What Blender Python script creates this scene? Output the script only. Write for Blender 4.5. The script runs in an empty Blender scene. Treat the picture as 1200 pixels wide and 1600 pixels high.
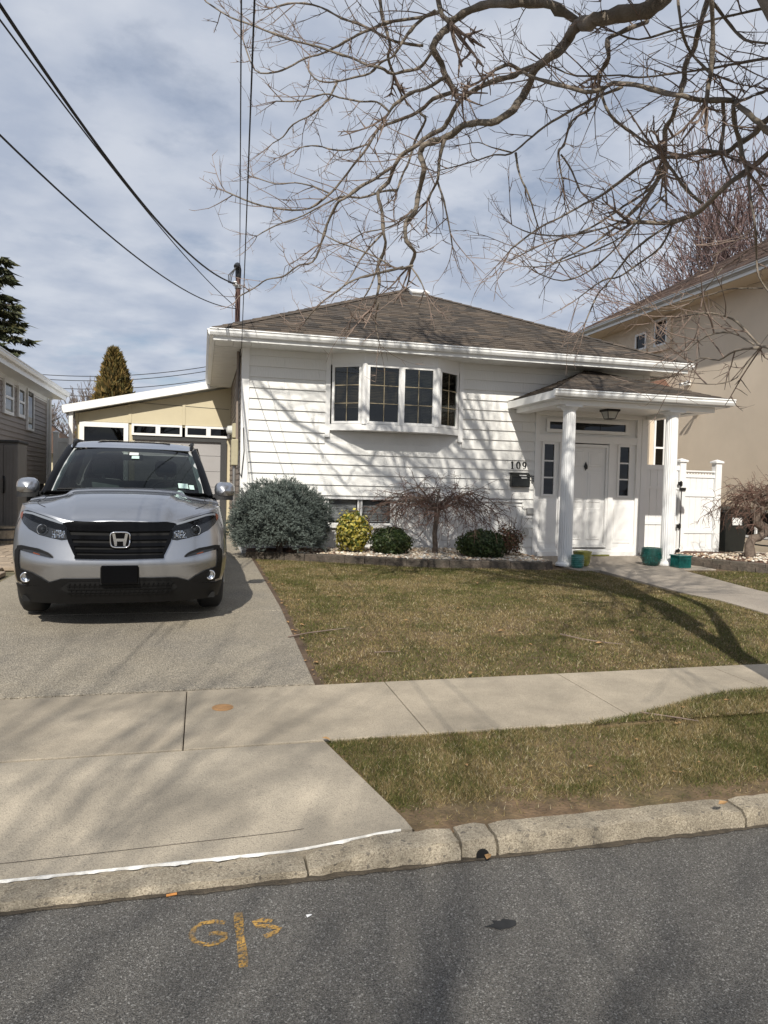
import bpy, bmesh, math, random
import numpy as np
from mathutils import Vector, Matrix
random.seed(7); RNG = np.random.default_rng(7)
scene = bpy.context.scene
COL = scene.collection
R = math.radians
# ------------------------------------------------------------------ camera
F = 1112.0; YAW = R(14.4); PITCH = R(2.1); ROLL = .0235
CAM = np.array([0, 0, 1.65])
fw = np.array([math.sin(YAW)*math.cos(PITCH), math.cos(YAW)*math.cos(PITCH), -math.sin(PITCH)])
r0 = np.array([math.cos(YAW), -math.sin(YAW), 0]); u0 = np.cross(r0, fw)
rt = r0*math.cos(ROLL)+u0*math.sin(ROLL); up = -r0*math.sin(ROLL)+u0*math.cos(ROLL)
cd = bpy.data.cameras.new('camera'); cam = bpy.data.objects.new('camera', cd); COL.objects.link(cam)
cd.sensor_fit = 'VERTICAL'; cd.sensor_height = 36; cd.sensor_width = 27; cd.lens = 36*F/1600
cd.clip_end = 2000; cd.clip_start = .05
m = Matrix.Identity(4)
for i in range(3):
    m[i][0] = rt[i]; m[i][1] = up[i]; m[i][2] = -fw[i]; m[i][3] = CAM[i]
cam.matrix_world = m
scene.camera = cam
scene.render.resolution_x = 768; scene.render.resolution_y = 1024
# ------------------------------------------------------------------ light
LD = Vector((.40, 1.15, -1.0)).normalized()          # the way the sunlight travels
sun_el = math.asin(-LD.z); sun_az = math.atan2(-LD.x, -LD.y)
sd = bpy.data.lights.new('sun', 'SUN'); sd.energy = 5.0; sd.angle = R(.53); sd.color = (1, .95, .86)
so = bpy.data.objects.new('sun', sd); COL.objects.link(so)
so.rotation_euler = LD.to_track_quat('-Z', 'Y').to_euler(); so.location = (-8, -20, 22)
W = bpy.data.worlds.new('World'); scene.world = W; W.use_nodes = True
nt = W.node_tree; nt.nodes.clear()
N = nt.nodes.new; L = nt.links.new
out = N('ShaderNodeOutputWorld'); bg = N('ShaderNodeBackground'); sky = N('ShaderNodeTexSky')
sky.sky_type = 'NISHITA'; sky.sun_disc = False; sky.sun_elevation = sun_el; sky.sun_rotation = sun_az
sky.air_density = 1.0; sky.dust_density = .6; sky.ozone_density = 1.5
tc = N('ShaderNodeTexCoord'); sep = N('ShaderNodeSeparateXYZ'); L(tc.outputs['Generated'], sep.inputs[0])
mz = N('ShaderNodeMath'); mz.operation = 'MAXIMUM'; mz.inputs[1].default_value = 0; L(sep.outputs[2], mz.inputs[0])
az = N('ShaderNodeMath'); az.operation = 'ADD'; az.inputs[1].default_value = .16; L(mz.outputs[0], az.inputs[0])
dv = N('ShaderNodeVectorMath'); dv.operation = 'DIVIDE'; L(tc.outputs['Generated'], dv.inputs[0])
cb = N('ShaderNodeCombineXYZ')
for i in range(3): L(az.outputs[0], cb.inputs[i])
L(cb.outputs[0], dv.inputs[1])
mp = N('ShaderNodeMapping'); mp.inputs['Scale'].default_value = (1.25, 1.35, 0); mp.inputs['Location'].default_value = (3.1, 1.7, 0)
mp.inputs['Rotation'].default_value = (0, 0, R(-12))
L(dv.outputs[0], mp.inputs[0])
nz = N('ShaderNodeTexNoise'); nz.inputs['Scale'].default_value = 1.9; nz.inputs['Detail'].default_value = 9; nz.inputs['Roughness'].default_value = .58
L(mp.outputs[0], nz.inputs['Vector'])
rp = N('ShaderNodeValToRGB'); rp.color_ramp.elements[0].position = .14; rp.color_ramp.elements[1].position = .46
L(nz.outputs['Fac'], rp.inputs[0])
nz2 = N('ShaderNodeTexNoise'); nz2.inputs['Scale'].default_value = 3.4; nz2.inputs['Detail'].default_value = 6
L(mp.outputs[0], nz2.inputs['Vector'])
rp2 = N('ShaderNodeValToRGB')
rp2.color_ramp.elements[0].position = .34; rp2.color_ramp.elements[0].color = (5.2, 5.9, 7.3, 1)
rp2.color_ramp.elements[1].position = .66; rp2.color_ramp.elements[1].color = (7.4, 7.9, 8.9, 1)
L(nz2.outputs['Fac'], rp2.inputs[0])
mx = N('ShaderNodeMix'); mx.data_type = 'RGBA'
mm = N('ShaderNodeMath'); mm.operation = 'MULTIPLY'; mm.inputs[1].default_value = .96; L(rp.outputs[0], mm.inputs[0])
L(mm.outputs[0], mx.inputs[0]); L(sky.outputs[0], mx.inputs[6]); L(rp2.outputs[0], mx.inputs[7])
L(mx.outputs[2], bg.inputs[0]); bg.inputs[1].default_value = .085; L(bg.outputs[0], out.inputs[0])
vs = scene.view_settings; vs.view_transform = 'Standard'; vs.look = 'None'; vs.gamma = 1; vs.exposure = 0; vs.use_curve_mapping = False
scene.render.engine = 'CYCLES'

# ------------------------------------------------------------------ helpers
def ray(x, y): return fw+rt*(x-600)/F-up*(y-800)/F
def P(x, y, Y):
    d = ray(x, y); return CAM+d*(Y/d[1])
def zdist(p): return float((np.array(p)-CAM) @ fw)
def px(p):
    v = np.array(p)-CAM; w = v @ fw
    if w < .05: return (-9999, -9999)
    return 600+F*(v @ rt)/w, 800-F*(v @ up)/w
def inframe(p, mgn=25):
    x, y = px(p); return -mgn < x < 1200+mgn and -mgn < y < 1600+mgn

class MB:
    def __init__(s): s.v = []; s.f = []; s.c = []; s.col = None
    def add(s, vs, fs):
        o = len(s.v); s.v += [tuple(map(float, v)) for v in vs]; s.f += [tuple(i+o for i in f) for f in fs]
        if s.col is not None: s.c += [s.col]*len(vs)
        return s
    def box(s, x0, x1, y0, y1, z0, z1):
        return s.add([(x0,y0,z0),(x1,y0,z0),(x1,y1,z0),(x0,y1,z0),(x0,y0,z1),(x1,y0,z1),(x1,y1,z1),(x0,y1,z1)],
                     [(0,3,2,1),(4,5,6,7),(0,1,5,4),(1,2,6,5),(2,3,7,6),(3,0,4,7)])
    def bbox(s, x0, x1, y0, y1, z0, z1, b=.01):
        # box with chamfered edges
        vs = []; 
        for z, e in ((z0, b), (z0+b, 0), (z1-b, 0), (z1, b)):
            vs += [(x0+e+b*(e == 0), y0+e, z), (x1-e-b*(e == 0), y0+e, z), (x1-e, y0+e+b*(e == 0), z), (x1-e, y1-e-b*(e == 0), z),
                   (x1-e-b*(e == 0), y1-e, z), (x0+e+b*(e == 0), y1-e, z), (x0+e, y1-e-b*(e == 0), z), (x0+e, y0+e+b*(e == 0), z)]
        fs = [tuple(range(7, -1, -1)), tuple(range(24, 32))]
        for k in range(3):
            for i in range(8): fs.append((k*8+i, k*8+(i+1) % 8, k*8+8+(i+1) % 8, k*8+8+i))
        return s.add(vs, fs)
    def extrude(s, poly, vec):
        n = len(poly); q = [tuple(np.array(p)+np.array(vec)) for p in poly]
        return s.add(list(poly)+q, [tuple(range(n-1, -1, -1)), tuple(range(n, 2*n))]+[(i, (i+1) % n, n+(i+1) % n, n+i) for i in range(n)])
    def tube(s, pts, rad, n=6, cap=True):
        pts = [Vector(map(float, p)) for p in pts]
        if not hasattr(rad, '__len__'): rad = [rad]*len(pts)
        vs = []; ref = None
        for i, p in enumerate(pts):
            t = (pts[min(i+1, len(pts)-1)]-pts[max(i-1, 0)])
            if t.length < 1e-9: t = Vector((0, 0, 1))
            t.normalize()
            if ref is None:
                ref = t.orthogonal().normalized()
            ref = (ref-t*ref.dot(t))
            if ref.length < 1e-6: ref = t.orthogonal()
            ref.normalize(); b = t.cross(ref)
            for k in range(n):
                a = 2*math.pi*k/n; vs.append(p+(ref*math.cos(a)+b*math.sin(a))*rad[i])
        fs = []
        for i in range(len(pts)-1):
            for k in range(n): fs.append((i*n+k, i*n+(k+1) % n, (i+1)*n+(k+1) % n, (i+1)*n+k))
        if cap: fs += [tuple(range(n-1, -1, -1)), tuple((len(pts)-1)*n+k for k in range(n))]
        return s.add(vs, fs)
    def lathe(s, c, prof, n=24, axis='z', cap=True):
        vs = []
        for r, h in prof:
            for k in range(n):
                a = 2*math.pi*k/n; u, v = r*math.cos(a), r*math.sin(a)
                vs.append((c[0]+u, c[1]+v, c[2]+h) if axis == 'z' else ((c[0]+h, c[1]+u, c[2]+v) if axis == 'x' else (c[0]+v, c[1]+h, c[2]+u)))
        fs = []
        for i in range(len(prof)-1):
            for k in range(n): fs.append((i*n+k, i*n+(k+1) % n, (i+1)*n+(k+1) % n, (i+1)*n+k))
        if cap: fs += [tuple(range(n-1, -1, -1)), tuple((len(prof)-1)*n+k for k in range(n))]
        return s.add(vs, fs)
    def grid(s, rows, close=False):
        n = len(rows[0]); vs = [p for r in rows for p in r]; fs = []
        for i in range(len(rows)-1):
            for k in range(n-1+(1 if close else 0)): fs.append((i*n+k, i*n+(k+1) % n, (i+1)*n+(k+1) % n, (i+1)*n+k))
        return s.add(vs, fs)

WL = {}
def tag(o, label=None, cat=None, group=None, kind=None):
    if label: o['label'] = label
    if cat: o['category'] = cat
    if group: o['group'] = group
    if kind: o['kind'] = kind
    return o
def thing(name, label, cat, loc=(0,0,0), group=None):
    o = bpy.data.objects.new(name, None); COL.objects.link(o); o.location = loc; o.empty_display_size = .1
    WL[o] = tuple(map(float, loc)); return tag(o, label, cat, group)
def obj(name, mb, mat, parent=None, smooth=False, org=None, kind=None):
    off = np.array(WL[parent] if parent is not None else (org or (0,0,0)))
    me = bpy.data.meshes.new(name)
    v = np.array(mb.v, dtype=float)-off
    me.from_pydata(v.tolist(), [], mb.f)
    if mb.c and len(mb.c) == len(mb.v):
        a = me.color_attributes.new('col', 'FLOAT_COLOR', 'POINT')
        a.data.foreach_set('color', np.array([(c[0], c[1], c[2], 1) for c in mb.c], dtype=np.float32).ravel())
    if smooth: me.shade_smooth()
    me.materials.append(MT[mat] if isinstance(mat, str) else mat)
    o = bpy.data.objects.new(name, me); COL.objects.link(o)
    if parent is not None: o.parent = parent
    else: o.location = off
    WL[o] = tuple(off)
    if kind: o['kind'] = kind
    return o
def fix_normals(o):
    bm = bmesh.new(); bm.from_mesh(o.data); bmesh.ops.recalc_face_normals(bm, faces=bm.faces); bm.to_mesh(o.data); bm.free(); return o
def smooth_by_angle(o, ang=35):
    o.data.shade_smooth()
    try: o.data.set_sharp_from_angle(angle=R(ang))
    except Exception: pass
    return o
def struct(name, mb, mat, parent=None, smooth=False, kind='structure'):
    o = obj(name, mb, mat, parent, smooth)
    if parent is None: o['kind'] = kind
    return o
def raw_mesh(name, verts, faces_n, loops, mat, cols=None, parent=None, kind=None):
    # fast path: verts (n,3); loops flat index list with faces of faces_n corners
    off = np.array(WL[parent] if parent is not None else (0,0,0))
    me = bpy.data.meshes.new(name); verts = verts-off
    nf = len(loops)//faces_n
    me.vertices.add(len(verts)); me.vertices.foreach_set('co', verts.astype(np.float32).ravel())
    me.loops.add(len(loops)); me.loops.foreach_set('vertex_index', loops.astype(np.int32))
    me.polygons.add(nf); me.polygons.foreach_set('loop_start', np.arange(0, nf*faces_n, faces_n, dtype=np.int32))
    me.update(calc_edges=True); me.validate()
    if cols is not None:
        a = me.color_attributes.new('col', 'FLOAT_COLOR', 'POINT')
        a.data.foreach_set('color', np.concatenate([cols, np.ones((len(cols), 1))], 1).astype(np.float32).ravel())
    me.materials.append(MT[mat])
    o = bpy.data.objects.new(name, me); COL.objects.link(o)
    if parent is not None: o.parent = parent
    WL[o] = tuple(off)
    if kind: o['kind'] = kind
    return o

# ------------------------------------------------------------------ materials
MT = {}
def mat(name, col, rough=.6, metal=0, var=.12, scale=3.0, bump=0, bscale=40, coat=0, spec=.5, attr=False, space='pos', tint=None, tscale=1.0, tamt=.0, stretch=None, speck=None, transl=0):
    ma = bpy.data.materials.new(name); ma.use_nodes = True; t = ma.node_tree; b = t.nodes['Principled BSDF']
    n = t.nodes.new; l = t.links.new
    b.inputs['Roughness'].default_value = rough; b.inputs['Metallic'].default_value = metal
    b.inputs['Specular IOR Level'].default_value = spec; b.inputs['Coat Weight'].default_value = coat
    if space == 'pos':
        vec = n('ShaderNodeNewGeometry').outputs['Position']
    else:
        vec = n('ShaderNodeTexCoord').outputs['Object']
    if stretch:
        mpn = n('ShaderNodeMapping'); mpn.inputs['Scale'].default_value = stretch; l(vec, mpn.inputs[0]); vec = mpn.outputs[0]
    if attr:
        at = n('ShaderNodeAttribute'); at.attribute_name = 'col'; cur = at.outputs['Color']
    else:
        rgb = n('ShaderNodeRGB'); rgb.outputs[0].default_value = (*col, 1); cur = rgb.outputs[0]
    if tint is not None:
        nn = n('ShaderNodeTexNoise'); nn.inputs['Scale'].default_value = tscale; nn.inputs['Detail'].default_value = 6; nn.inputs['Roughness'].default_value = .62; l(vec, nn.inputs['Vector'])
        rr = n('ShaderNodeValToRGB'); rr.color_ramp.elements[0].position = .42; rr.color_ramp.elements[1].position = .68; l(nn.outputs['Fac'], rr.inputs[0])
        mu = n('ShaderNodeMath'); mu.operation = 'MULTIPLY'; mu.inputs[1].default_value = tamt; l(rr.outputs[0], mu.inputs[0])
        mi = n('ShaderNodeMix'); mi.data_type = 'RGBA'; l(mu.outputs[0], mi.inputs[0]); l(cur, mi.inputs[6]); mi.inputs[7].default_value = (*tint, 1); cur = mi.outputs[2]
    if speck:
        for (sc, lo, hi, scol, amt) in speck:
            vo = n('ShaderNodeTexVoronoi'); vo.inputs['Scale'].default_value = sc; l(vec, vo.inputs['Vector']); vsx = n('ShaderNodeSeparateColor'); l(vo.outputs['Color'], vsx.inputs[0])
            rr = n('ShaderNodeValToRGB'); rr.color_ramp.elements[0].position = lo; rr.color_ramp.elements[1].position = hi; l(vsx.outputs[0], rr.inputs[0])
            mu = n('ShaderNodeMath'); mu.operation = 'MULTIPLY'; mu.inputs[1].default_value = amt; l(rr.outputs[0], mu.inputs[0])
            mi = n('ShaderNodeMix'); mi.data_type = 'RGBA'; l(mu.outputs[0], mi.inputs[0]); l(cur, mi.inputs[6]); mi.inputs[7].default_value = (*scol, 1); cur = mi.outputs[2]
    if var:
        nn = n('ShaderNodeTexNoise'); nn.inputs['Scale'].default_value = scale; nn.inputs['Detail'].default_value = 7; nn.inputs['Roughness'].default_value = .6; l(vec, nn.inputs['Vector'])
        mr = n('ShaderNodeMapRange'); mr.inputs[1].default_value = .3; mr.inputs[2].default_value = .7; mr.inputs[3].default_value = 1-var; mr.inputs[4].default_value = 1+var; l(nn.outputs['Fac'], mr.inputs[0])
        hs = n('ShaderNodeVectorMath'); hs.operation = 'SCALE'; l(cur, hs.inputs[0]); l(mr.outputs[0], hs.inputs['Scale']); cur = hs.outputs[0]
    l(cur, b.inputs['Base Color'])
    if bump:
        bn = n('ShaderNodeTexNoise'); bn.inputs['Scale'].default_value = bscale; bn.inputs['Detail'].default_value = 5; l(vec, bn.inputs['Vector'])
        bu = n('ShaderNodeBump'); bu.inputs['Strength'].default_value = bump; bu.inputs['Distance'].default_value = .02; l(bn.outputs['Fac'], bu.inputs['Height']); l(bu.outputs[0], b.inputs['Normal'])
    if transl:
        tr = n('ShaderNodeBsdfTranslucent'); l(cur, tr.inputs[0]); ms = n('ShaderNodeMixShader'); ms.inputs[0].default_value = transl
        l(b.outputs[0], ms.inputs[1]); l(tr.outputs[0], ms.inputs[2]); l(ms.outputs[0], t.nodes['Material Output'].inputs[0])
    MT[name] = ma; return ma
def glass(name, tint, refl=1.0, rough=.02):
    ma = bpy.data.materials.new(name); ma.use_nodes = True; t = ma.node_tree; t.nodes.clear(); n = t.nodes.new; l = t.links.new
    o = n('ShaderNodeOutputMaterial'); tr = n('ShaderNodeBsdfTransparent'); tr.inputs[0].default_value = (*tint, 1)
    g = n('ShaderNodeBsdfGlossy'); g.inputs['Roughness'].default_value = rough
    ge = n('ShaderNodeNewGeometry'); dt = n('ShaderNodeVectorMath'); dt.operation = 'DOT_PRODUCT'; l(ge.outputs['Normal'], dt.inputs[0]); l(ge.outputs['Incoming'], dt.inputs[1])
    prev = dt.outputs['Value']
    for op, val, rev in (('ABSOLUTE', None, 0), ('SUBTRACT', 1.0, 1), ('POWER', 5.0, 0), ('MULTIPLY', .95*refl, 0), ('ADD', .05*refl, 0)):
        q = n('ShaderNodeMath'); q.operation = op; q.use_clamp = op == 'ADD'
        if rev: q.inputs[0].default_value = val; l(prev, q.inputs[1])
        else:
            l(prev, q.inputs[0])
            if val is not None: q.inputs[1].default_value = val
        prev = q.outputs[0]
    mu = q
    mi = n('ShaderNodeMixShader'); l(mu.outputs[0], mi.inputs[0]); l(tr.outputs[0], mi.inputs[1]); l(g.outputs[0], mi.inputs[2]); l(mi.outputs[0], o.inputs[0])
    MT[name] = ma; return ma
mat('asphalt', (.130,.120,.105), .85, var=.14, scale=.9, bump=.8, bscale=220, tint=(.172,.158,.137), tscale=.55, tamt=.6,
    speck=[(260, .5, .95, (.29,.278,.255), .8), (280, .5, .95, (.035,.034,.033), .85), (190, .94, .96, (.40,.385,.355), .8)])
mat('concrete', (.43,.365,.275), .85, var=.16, scale=2.2, bump=.35, bscale=120, tint=(.265,.228,.172), tscale=1.3, tamt=.9,
    speck=[(260, .5, 1.0, (.22,.19,.145), .55), (330, .93, .96, (.12,.10,.08), .6)])
mat('apron_concrete', (.40,.345,.265), .85, var=.18, scale=1.6, bump=.35, bscale=120, tint=(.215,.19,.15), tscale=1.4, tamt=.9,
    speck=[(260, .5, 1.0, (.20,.175,.14), .55), (300, .93, .96, (.11,.095,.08), .6)])
mat('aggregate', (.33,.285,.215), .88, var=.12, scale=1.4, bump=.9, bscale=90, tint=(.19,.175,.155), tscale=1.0, tamt=.7,
    speck=[(170, .5, .95, (.52,.46,.36), .8), (190, .55, .9, (.10,.088,.07), .8)])
mat('curb_concrete', (.40,.342,.255), .9, var=.25, scale=7, bump=.7, bscale=240, tint=(.27,.225,.155), tscale=4, tamt=.7,
    speck=[(190, .55, .95, (.60,.52,.39), .65), (210, .55, .95, (.15,.12,.085), .7), (70, .965, .97, (.10,.088,.075), .6)])
mat('soil', (.10,.065,.04), .95, var=.35, scale=9, bump=.8, bscale=50)
mat('ground', (.13,.12,.07), .95, var=.3, scale=4, bump=.5, bscale=30, tint=(.22,.17,.10), tscale=2, tamt=.7)
mat('lawn_base', (.15,.098,.055), .95, var=.35, scale=14, bump=.8, bscale=60, tint=(.10,.085,.035), tscale=3.0, tamt=.8)
mat('grass', (0,0,0), .75, var=0, attr=True, transl=.25)
mat('grit', (.085,.068,.048), .95, var=.4, scale=30, bump=.8, bscale=120)
mat('sealant', (.66,.645,.61), .6, var=.25, scale=25)
mat('tar', (.02,.02,.02), .7, var=.3, scale=30)
mat('white_shingle', (.80,.79,.755), .6, var=.035, scale=3, bump=.25, bscale=7, stretch=(9,9,.15), tint=(.72,.70,.66), tscale=3.0, tamt=.45)
mat('white_trim', (.82,.81,.785), .45, var=.04, scale=2)
mat('white_vinyl', (.80,.80,.79), .4, var=.04, scale=1.5, tint=(.70,.69,.66), tscale=2, tamt=.3)
mat('white_metal', (.80,.80,.78), .35, var=.04, scale=2, tint=(.62,.60,.56), tscale=2.5, tamt=.3)
mat('foundation', (.76,.755,.735), .8, var=.06, scale=3, bump=.25, bscale=50)
mat('shingle', (.1,.085,.07), .95, var=.25, scale=60, bump=.5, bscale=300, attr=True)
mat('roof_deck', (.075,.063,.05), .95, var=.3, scale=12, bump=.4, bscale=100)
mat('brown_roof', (.14,.075,.05), .95, var=.35, scale=14, bump=.5, bscale=90, attr=True)
mat('stucco', (.68,.575,.45), .9, var=.05, scale=1.1, bump=.3, bscale=140, tint=(.61,.51,.395), tscale=.9, tamt=.5)
mat('cream_panel', (.56,.49,.335), .7, var=.05, scale=1.4)
mat('grey_siding', (.27,.235,.215), .55, var=.06, scale=2)
mat('brown_siding', (.235,.19,.155), .6, var=.10, scale=4)
mat('garage_grey', (.36,.345,.34), .5, var=.05, scale=2)
mat('dark_seal', (.05,.05,.05), .8, var=.2, scale=30)
mat('black_plastic', (.014,.014,.015), .45, var=.15, scale=6)
mat('black_rubber', (.017,.017,.017), .8, var=.2, scale=12)
mat('bin_plastic', (.013,.015,.014), .38, var=.2, scale=5)
mat('black_iron', (.01,.01,.01), .4, var=0)
mat('dark_room', (.035,.03,.026), .9, var=.2, scale=3)  # near-black colour standing in for the darkness of unlit rooms
mat('blind_slat', (.20,.145,.095), .6, var=.08, scale=3)
mat('blind_grey', (.13,.115,.10), .6, var=.08, scale=3)
mat('blind_basement', (.30,.29,.27), .6, var=.1, scale=6)
mat('brass', (.34,.28,.18), .35, .3, var=.1)
mat('chrome', (.85,.85,.86), .08, 1.0, var=0)
mat('dull_chrome', (.30,.31,.33), .35, .8, var=.1, scale=40)
mat('steel', (.45,.44,.42), .35, .7, var=.1)
mat('rust_pipe', (.085,.045,.035), .8, var=.3, scale=20)
mat('meter_box', (.40,.36,.24), .6, var=.1, scale=10)
mat('wire', (.012,.012,.013), .6, var=0)
mat('bark', (.24,.20,.16), .9, var=.28, scale=18, bump=.6, bscale=60, tint=(.10,.088,.062), tscale=9, tamt=.75)
mat('twig', (.21,.155,.125), .85, var=.25, scale=12)
mat('maple_bark', (.15,.115,.09), .9, var=.3, scale=25, bump=.6, bscale=70)
mat('maple_twig', (.13,.075,.055), .85, var=.3, scale=15)
mat('red_twig', (.13,.085,.08), .9, var=.3, scale=4)
mat('grey_twig', (.16,.125,.105), .9, var=.3, scale=3)
mat('leaf', (0,0,0), .6, var=.2, scale=10, attr=True, transl=.2)
mat('needle', (0,0,0), .75, var=.15, scale=10, attr=True)
mat('stone', (0,0,0), .8, var=.15, scale=30, bump=.2, bscale=80, attr=True)
mat('block', (.105,.084,.066), .95, var=.3, scale=14, bump=.9, bscale=45, tint=(.07,.065,.05), tscale=6, tamt=.7)
mat('teal_glaze', (.012,.105,.095), .22, var=.35, scale=14, coat=.5)
mat('teal_dark', (.010,.060,.052), .25, var=.4, scale=25, coat=.5)
mat('teal_light', (.05,.20,.17), .28, var=.3, scale=16, coat=.4)
mat('olive_glaze', (.20,.20,.04), .3, var=.3, scale=10, coat=.4)
mat('barrel_wood', (.32,.27,.20), .8, var=.3, scale=12)
mat('shed_plastic', (.17,.16,.15), .6, var=.08, scale=3)
mat('paper', (.75,.75,.74), .6, var=.03)
mat('sticker', (.50,.66,.60), .5, var=.12, scale=60)
mat('orange_cap', (.36,.20,.085), .8, var=.25, scale=30)
mat('dead_leaf', (.34,.20,.085), .8, var=.3, scale=30)
mat('butt', (.7,.3,.08), .7, var=.1)
mat('mesh_lattice', (.78,.77,.75), .5, var=.03)
mat('paver', (.33,.26,.19), .9, var=.2, scale=8, bump=.4, bscale=60)
mat('mulch', (.14,.075,.05), .95, var=.4, scale=30, bump=.8, bscale=60)
mat('lamp_glass', (.55,.55,.52), .2, var=.05)
mat('path_concrete', (.40,.345,.28), .9, var=.15, scale=3, bump=.5, bscale=80, tint=(.22,.19,.16), tscale=1.5, tamt=.6, speck=[(140, .55, .9, (.17,.145,.12), .6)])
# car
mat('car_paint', (.40,.41,.435), .29, .9, var=.02, scale=200, coat=1.0)
mat('piano_black', (.003,.003,.0035), .10, 0, var=0, spec=.16)
mat('car_black', (.009,.009,.0095), .55, 0, var=.1, scale=20, spec=.2)
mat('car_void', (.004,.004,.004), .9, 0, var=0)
mat('lamp_house', (.03,.031,.034), .25, .3, var=.2, scale=30)
mat('amber', (.20,.05,.02), .25, 0, var=.1, scale=40)
mat('drl', (.22,.23,.25), .2, 0, var=.05)
mat('seat_grey', (.27,.27,.26), .8, 0, var=.1, scale=8)
mat('car_inner', (.02,.021,.022), .8, 0, var=.1)
mat('pillar_trim', (.42,.43,.42), .7, 0, var=.05)
glass('pane', (.62,.64,.62), 1.0)
glass('car_glass', (.30,.36,.355), 1.0)
glass('dark_glass', (.10,.11,.11), 1.0)
glass('clear_lens', (.90,.92,.94), .55)
# worn road paint
ma = mat('road_paint', (.46,.27,.07), .85, var=.15, scale=30)
t = ma.node_tree; b = t.nodes['Principled BSDF']; n = t.nodes.new
pv = n('ShaderNodeNewGeometry'); nn = n('ShaderNodeTexNoise'); nn.inputs['Scale'].default_value = 85; nn.inputs['Detail'].default_value = 3; t.links.new(pv.outputs['Position'], nn.inputs['Vector'])
rr = n('ShaderNodeValToRGB'); rr.color_ramp.elements[0].position = .36; rr.color_ramp.elements[1].position = .54; t.links.new(nn.outputs['Fac'], rr.inputs[0])
n2 = n('ShaderNodeTexNoise'); n2.inputs['Scale'].default_value = 9; t.links.new(pv.outputs['Position'], n2.inputs['Vector'])
r2 = n('ShaderNodeMapRange'); r2.inputs[1].default_value = .35; r2.inputs[2].default_value = .6; r2.inputs[3].default_value = .35; r2.inputs[4].default_value = 1; t.links.new(n2.outputs['Fac'], r2.inputs[0])
mu = n('ShaderNodeMath'); mu.operation = 'MULTIPLY'; t.links.new(rr.outputs[0], mu.inputs[0]); t.links.new(r2.outputs[0], mu.inputs[1]); t.links.new(mu.outputs[0], b.inputs['Alpha'])

# ------------------------------------------------------------------ ground heights
GY = [-200, 2.9, 3.03, 3.98, 5.05, 7.4, 11, 13, 400]; GZ = [0, 0, .088, .18, .20, .355, .395, .41, .41]
def sm(t): t = min(1, max(0, t)); return t*t*(3-2*t)
def G(x, y):
    z = float(np.interp(y, GY, GZ))
    return z-.045*sm((x-4.2)/1.6)*sm((y-6.5)/2)
def GV(x, y):
    z = np.interp(y, GY, GZ); s = lambda t: np.clip(t, 0, 1)**2*(3-2*np.clip(t, 0, 1))
    return z-.045*s((x-4.2)/1.6)*s((y-6.5)/2)
def sheet(xs, ys, dz, jit=0):
    mb = MB(); mb.grid([[(x, y, G(x, y)+dz+(random.uniform(-jit, jit) if jit else 0)) for x in xs] for y in ys]); return mb
lin = lambda a, b, n: [a+(b-a)*i/(n-1) for i in range(n)]
mb = MB(); ys = [-150, -40, -9, 2.75, 3.3, 4, 5, 6, 7, 8, 10, 13, 20, 40, 100, 400]
mb.grid([[(x, y, G(x, y)-(.06 if y > 5.5 else .22)) for x in (-300, -60, -15, -4, 0, 4, 6, 8, 12, 30, 100, 400)] for y in ys])
struct('ground', mb, 'ground')
mb = MB(); mb.grid([[(x, y, .03-.012*max(0, y-0)-.0002*(y+1)**2+(-.0) if y < 2.5 else 0.0+(2.95-y)*.0) for x in lin(-40, 40, 30)] for y in [-7, -5, -3, -1, 0, 1, 2, 2.5, 2.95]])
road = struct('road', mb, 'asphalt')
def roadz(x, y): return float(np.interp(y, [-7,-5,-3,-1,0,1,2,2.5,2.95], [.03-.0002*(yy+1)**2-.012*max(0, yy) for yy in (-7,-5,-3,-1,0,1,2)]+[0, 0]))
# ---- painted utility mark on the road
def road_strip(pts, w, name, mat_, root, dz=.004):
    mb = MB(); rows = []
    pts = [np.array(p) for p in pts]
    for i, p in enumerate(pts):
        t = pts[min(i+1, len(pts)-1)]-pts[max(0, i-1)]; t = t/np.linalg.norm(t); nrm = np.array([-t[1], t[0]])
        ww = w*(1+.15*math.sin(i*2.1))/2
        a = p+nrm*ww; c = p-nrm*ww
        rows.append([(a[0], a[1], roadz(*a)+dz), (c[0], c[1], roadz(*c)+dz)])
    mb.grid(rows); return obj(name, mb, mat_, root)
def Pz(x, y, z):
    d = ray(x, y); return CAM+d*((z-CAM[2])/d[2])
def rp(x, y): return Pz(x, y, .005)[:2]
rootm = thing('painted_utility_mark', 'worn orange letters G and S sprayed either side of a line on the road', 'road marking', (*rp(375, 1455), 0))
road_strip([rp(*p) for p in [(352, 1441), (335, 1439), (315, 1442), (303, 1451), (298, 1461), (305, 1471), (322, 1476), (340, 1473), (352, 1465), (352, 1459), (338, 1457), (326, 1459)]], .022, 'letter_g', 'road_paint', rootm)
road_strip([rp(*p) for p in [(372, 1425), (373, 1440), (375, 1460), (378, 1480), (380, 1500), (380, 1511)]], .032, 'line', 'road_paint', rootm)
road_strip([rp(*p) for p in [(425, 1439), (410, 1437), (397, 1440), (403, 1446), (422, 1447), (437, 1450), (430, 1456), (413, 1463)]], .024, 'letter_s', 'road_paint', rootm)
# tar blot
mb = MB(); c = rp(785, 1444); mb.add([(c[0]+(.055+.022*math.sin(k*2.3))*math.cos(k*.52), c[1]+(.03+.01*math.cos(k*3))*math.sin(k*.52), roadz(*c)+.004) for k in range(12)], [tuple(range(12))])
tag(obj('tar_blot', mb, 'tar', org=(*c, 0)), 'small black tar blot on the open road', 'stain')

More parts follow.
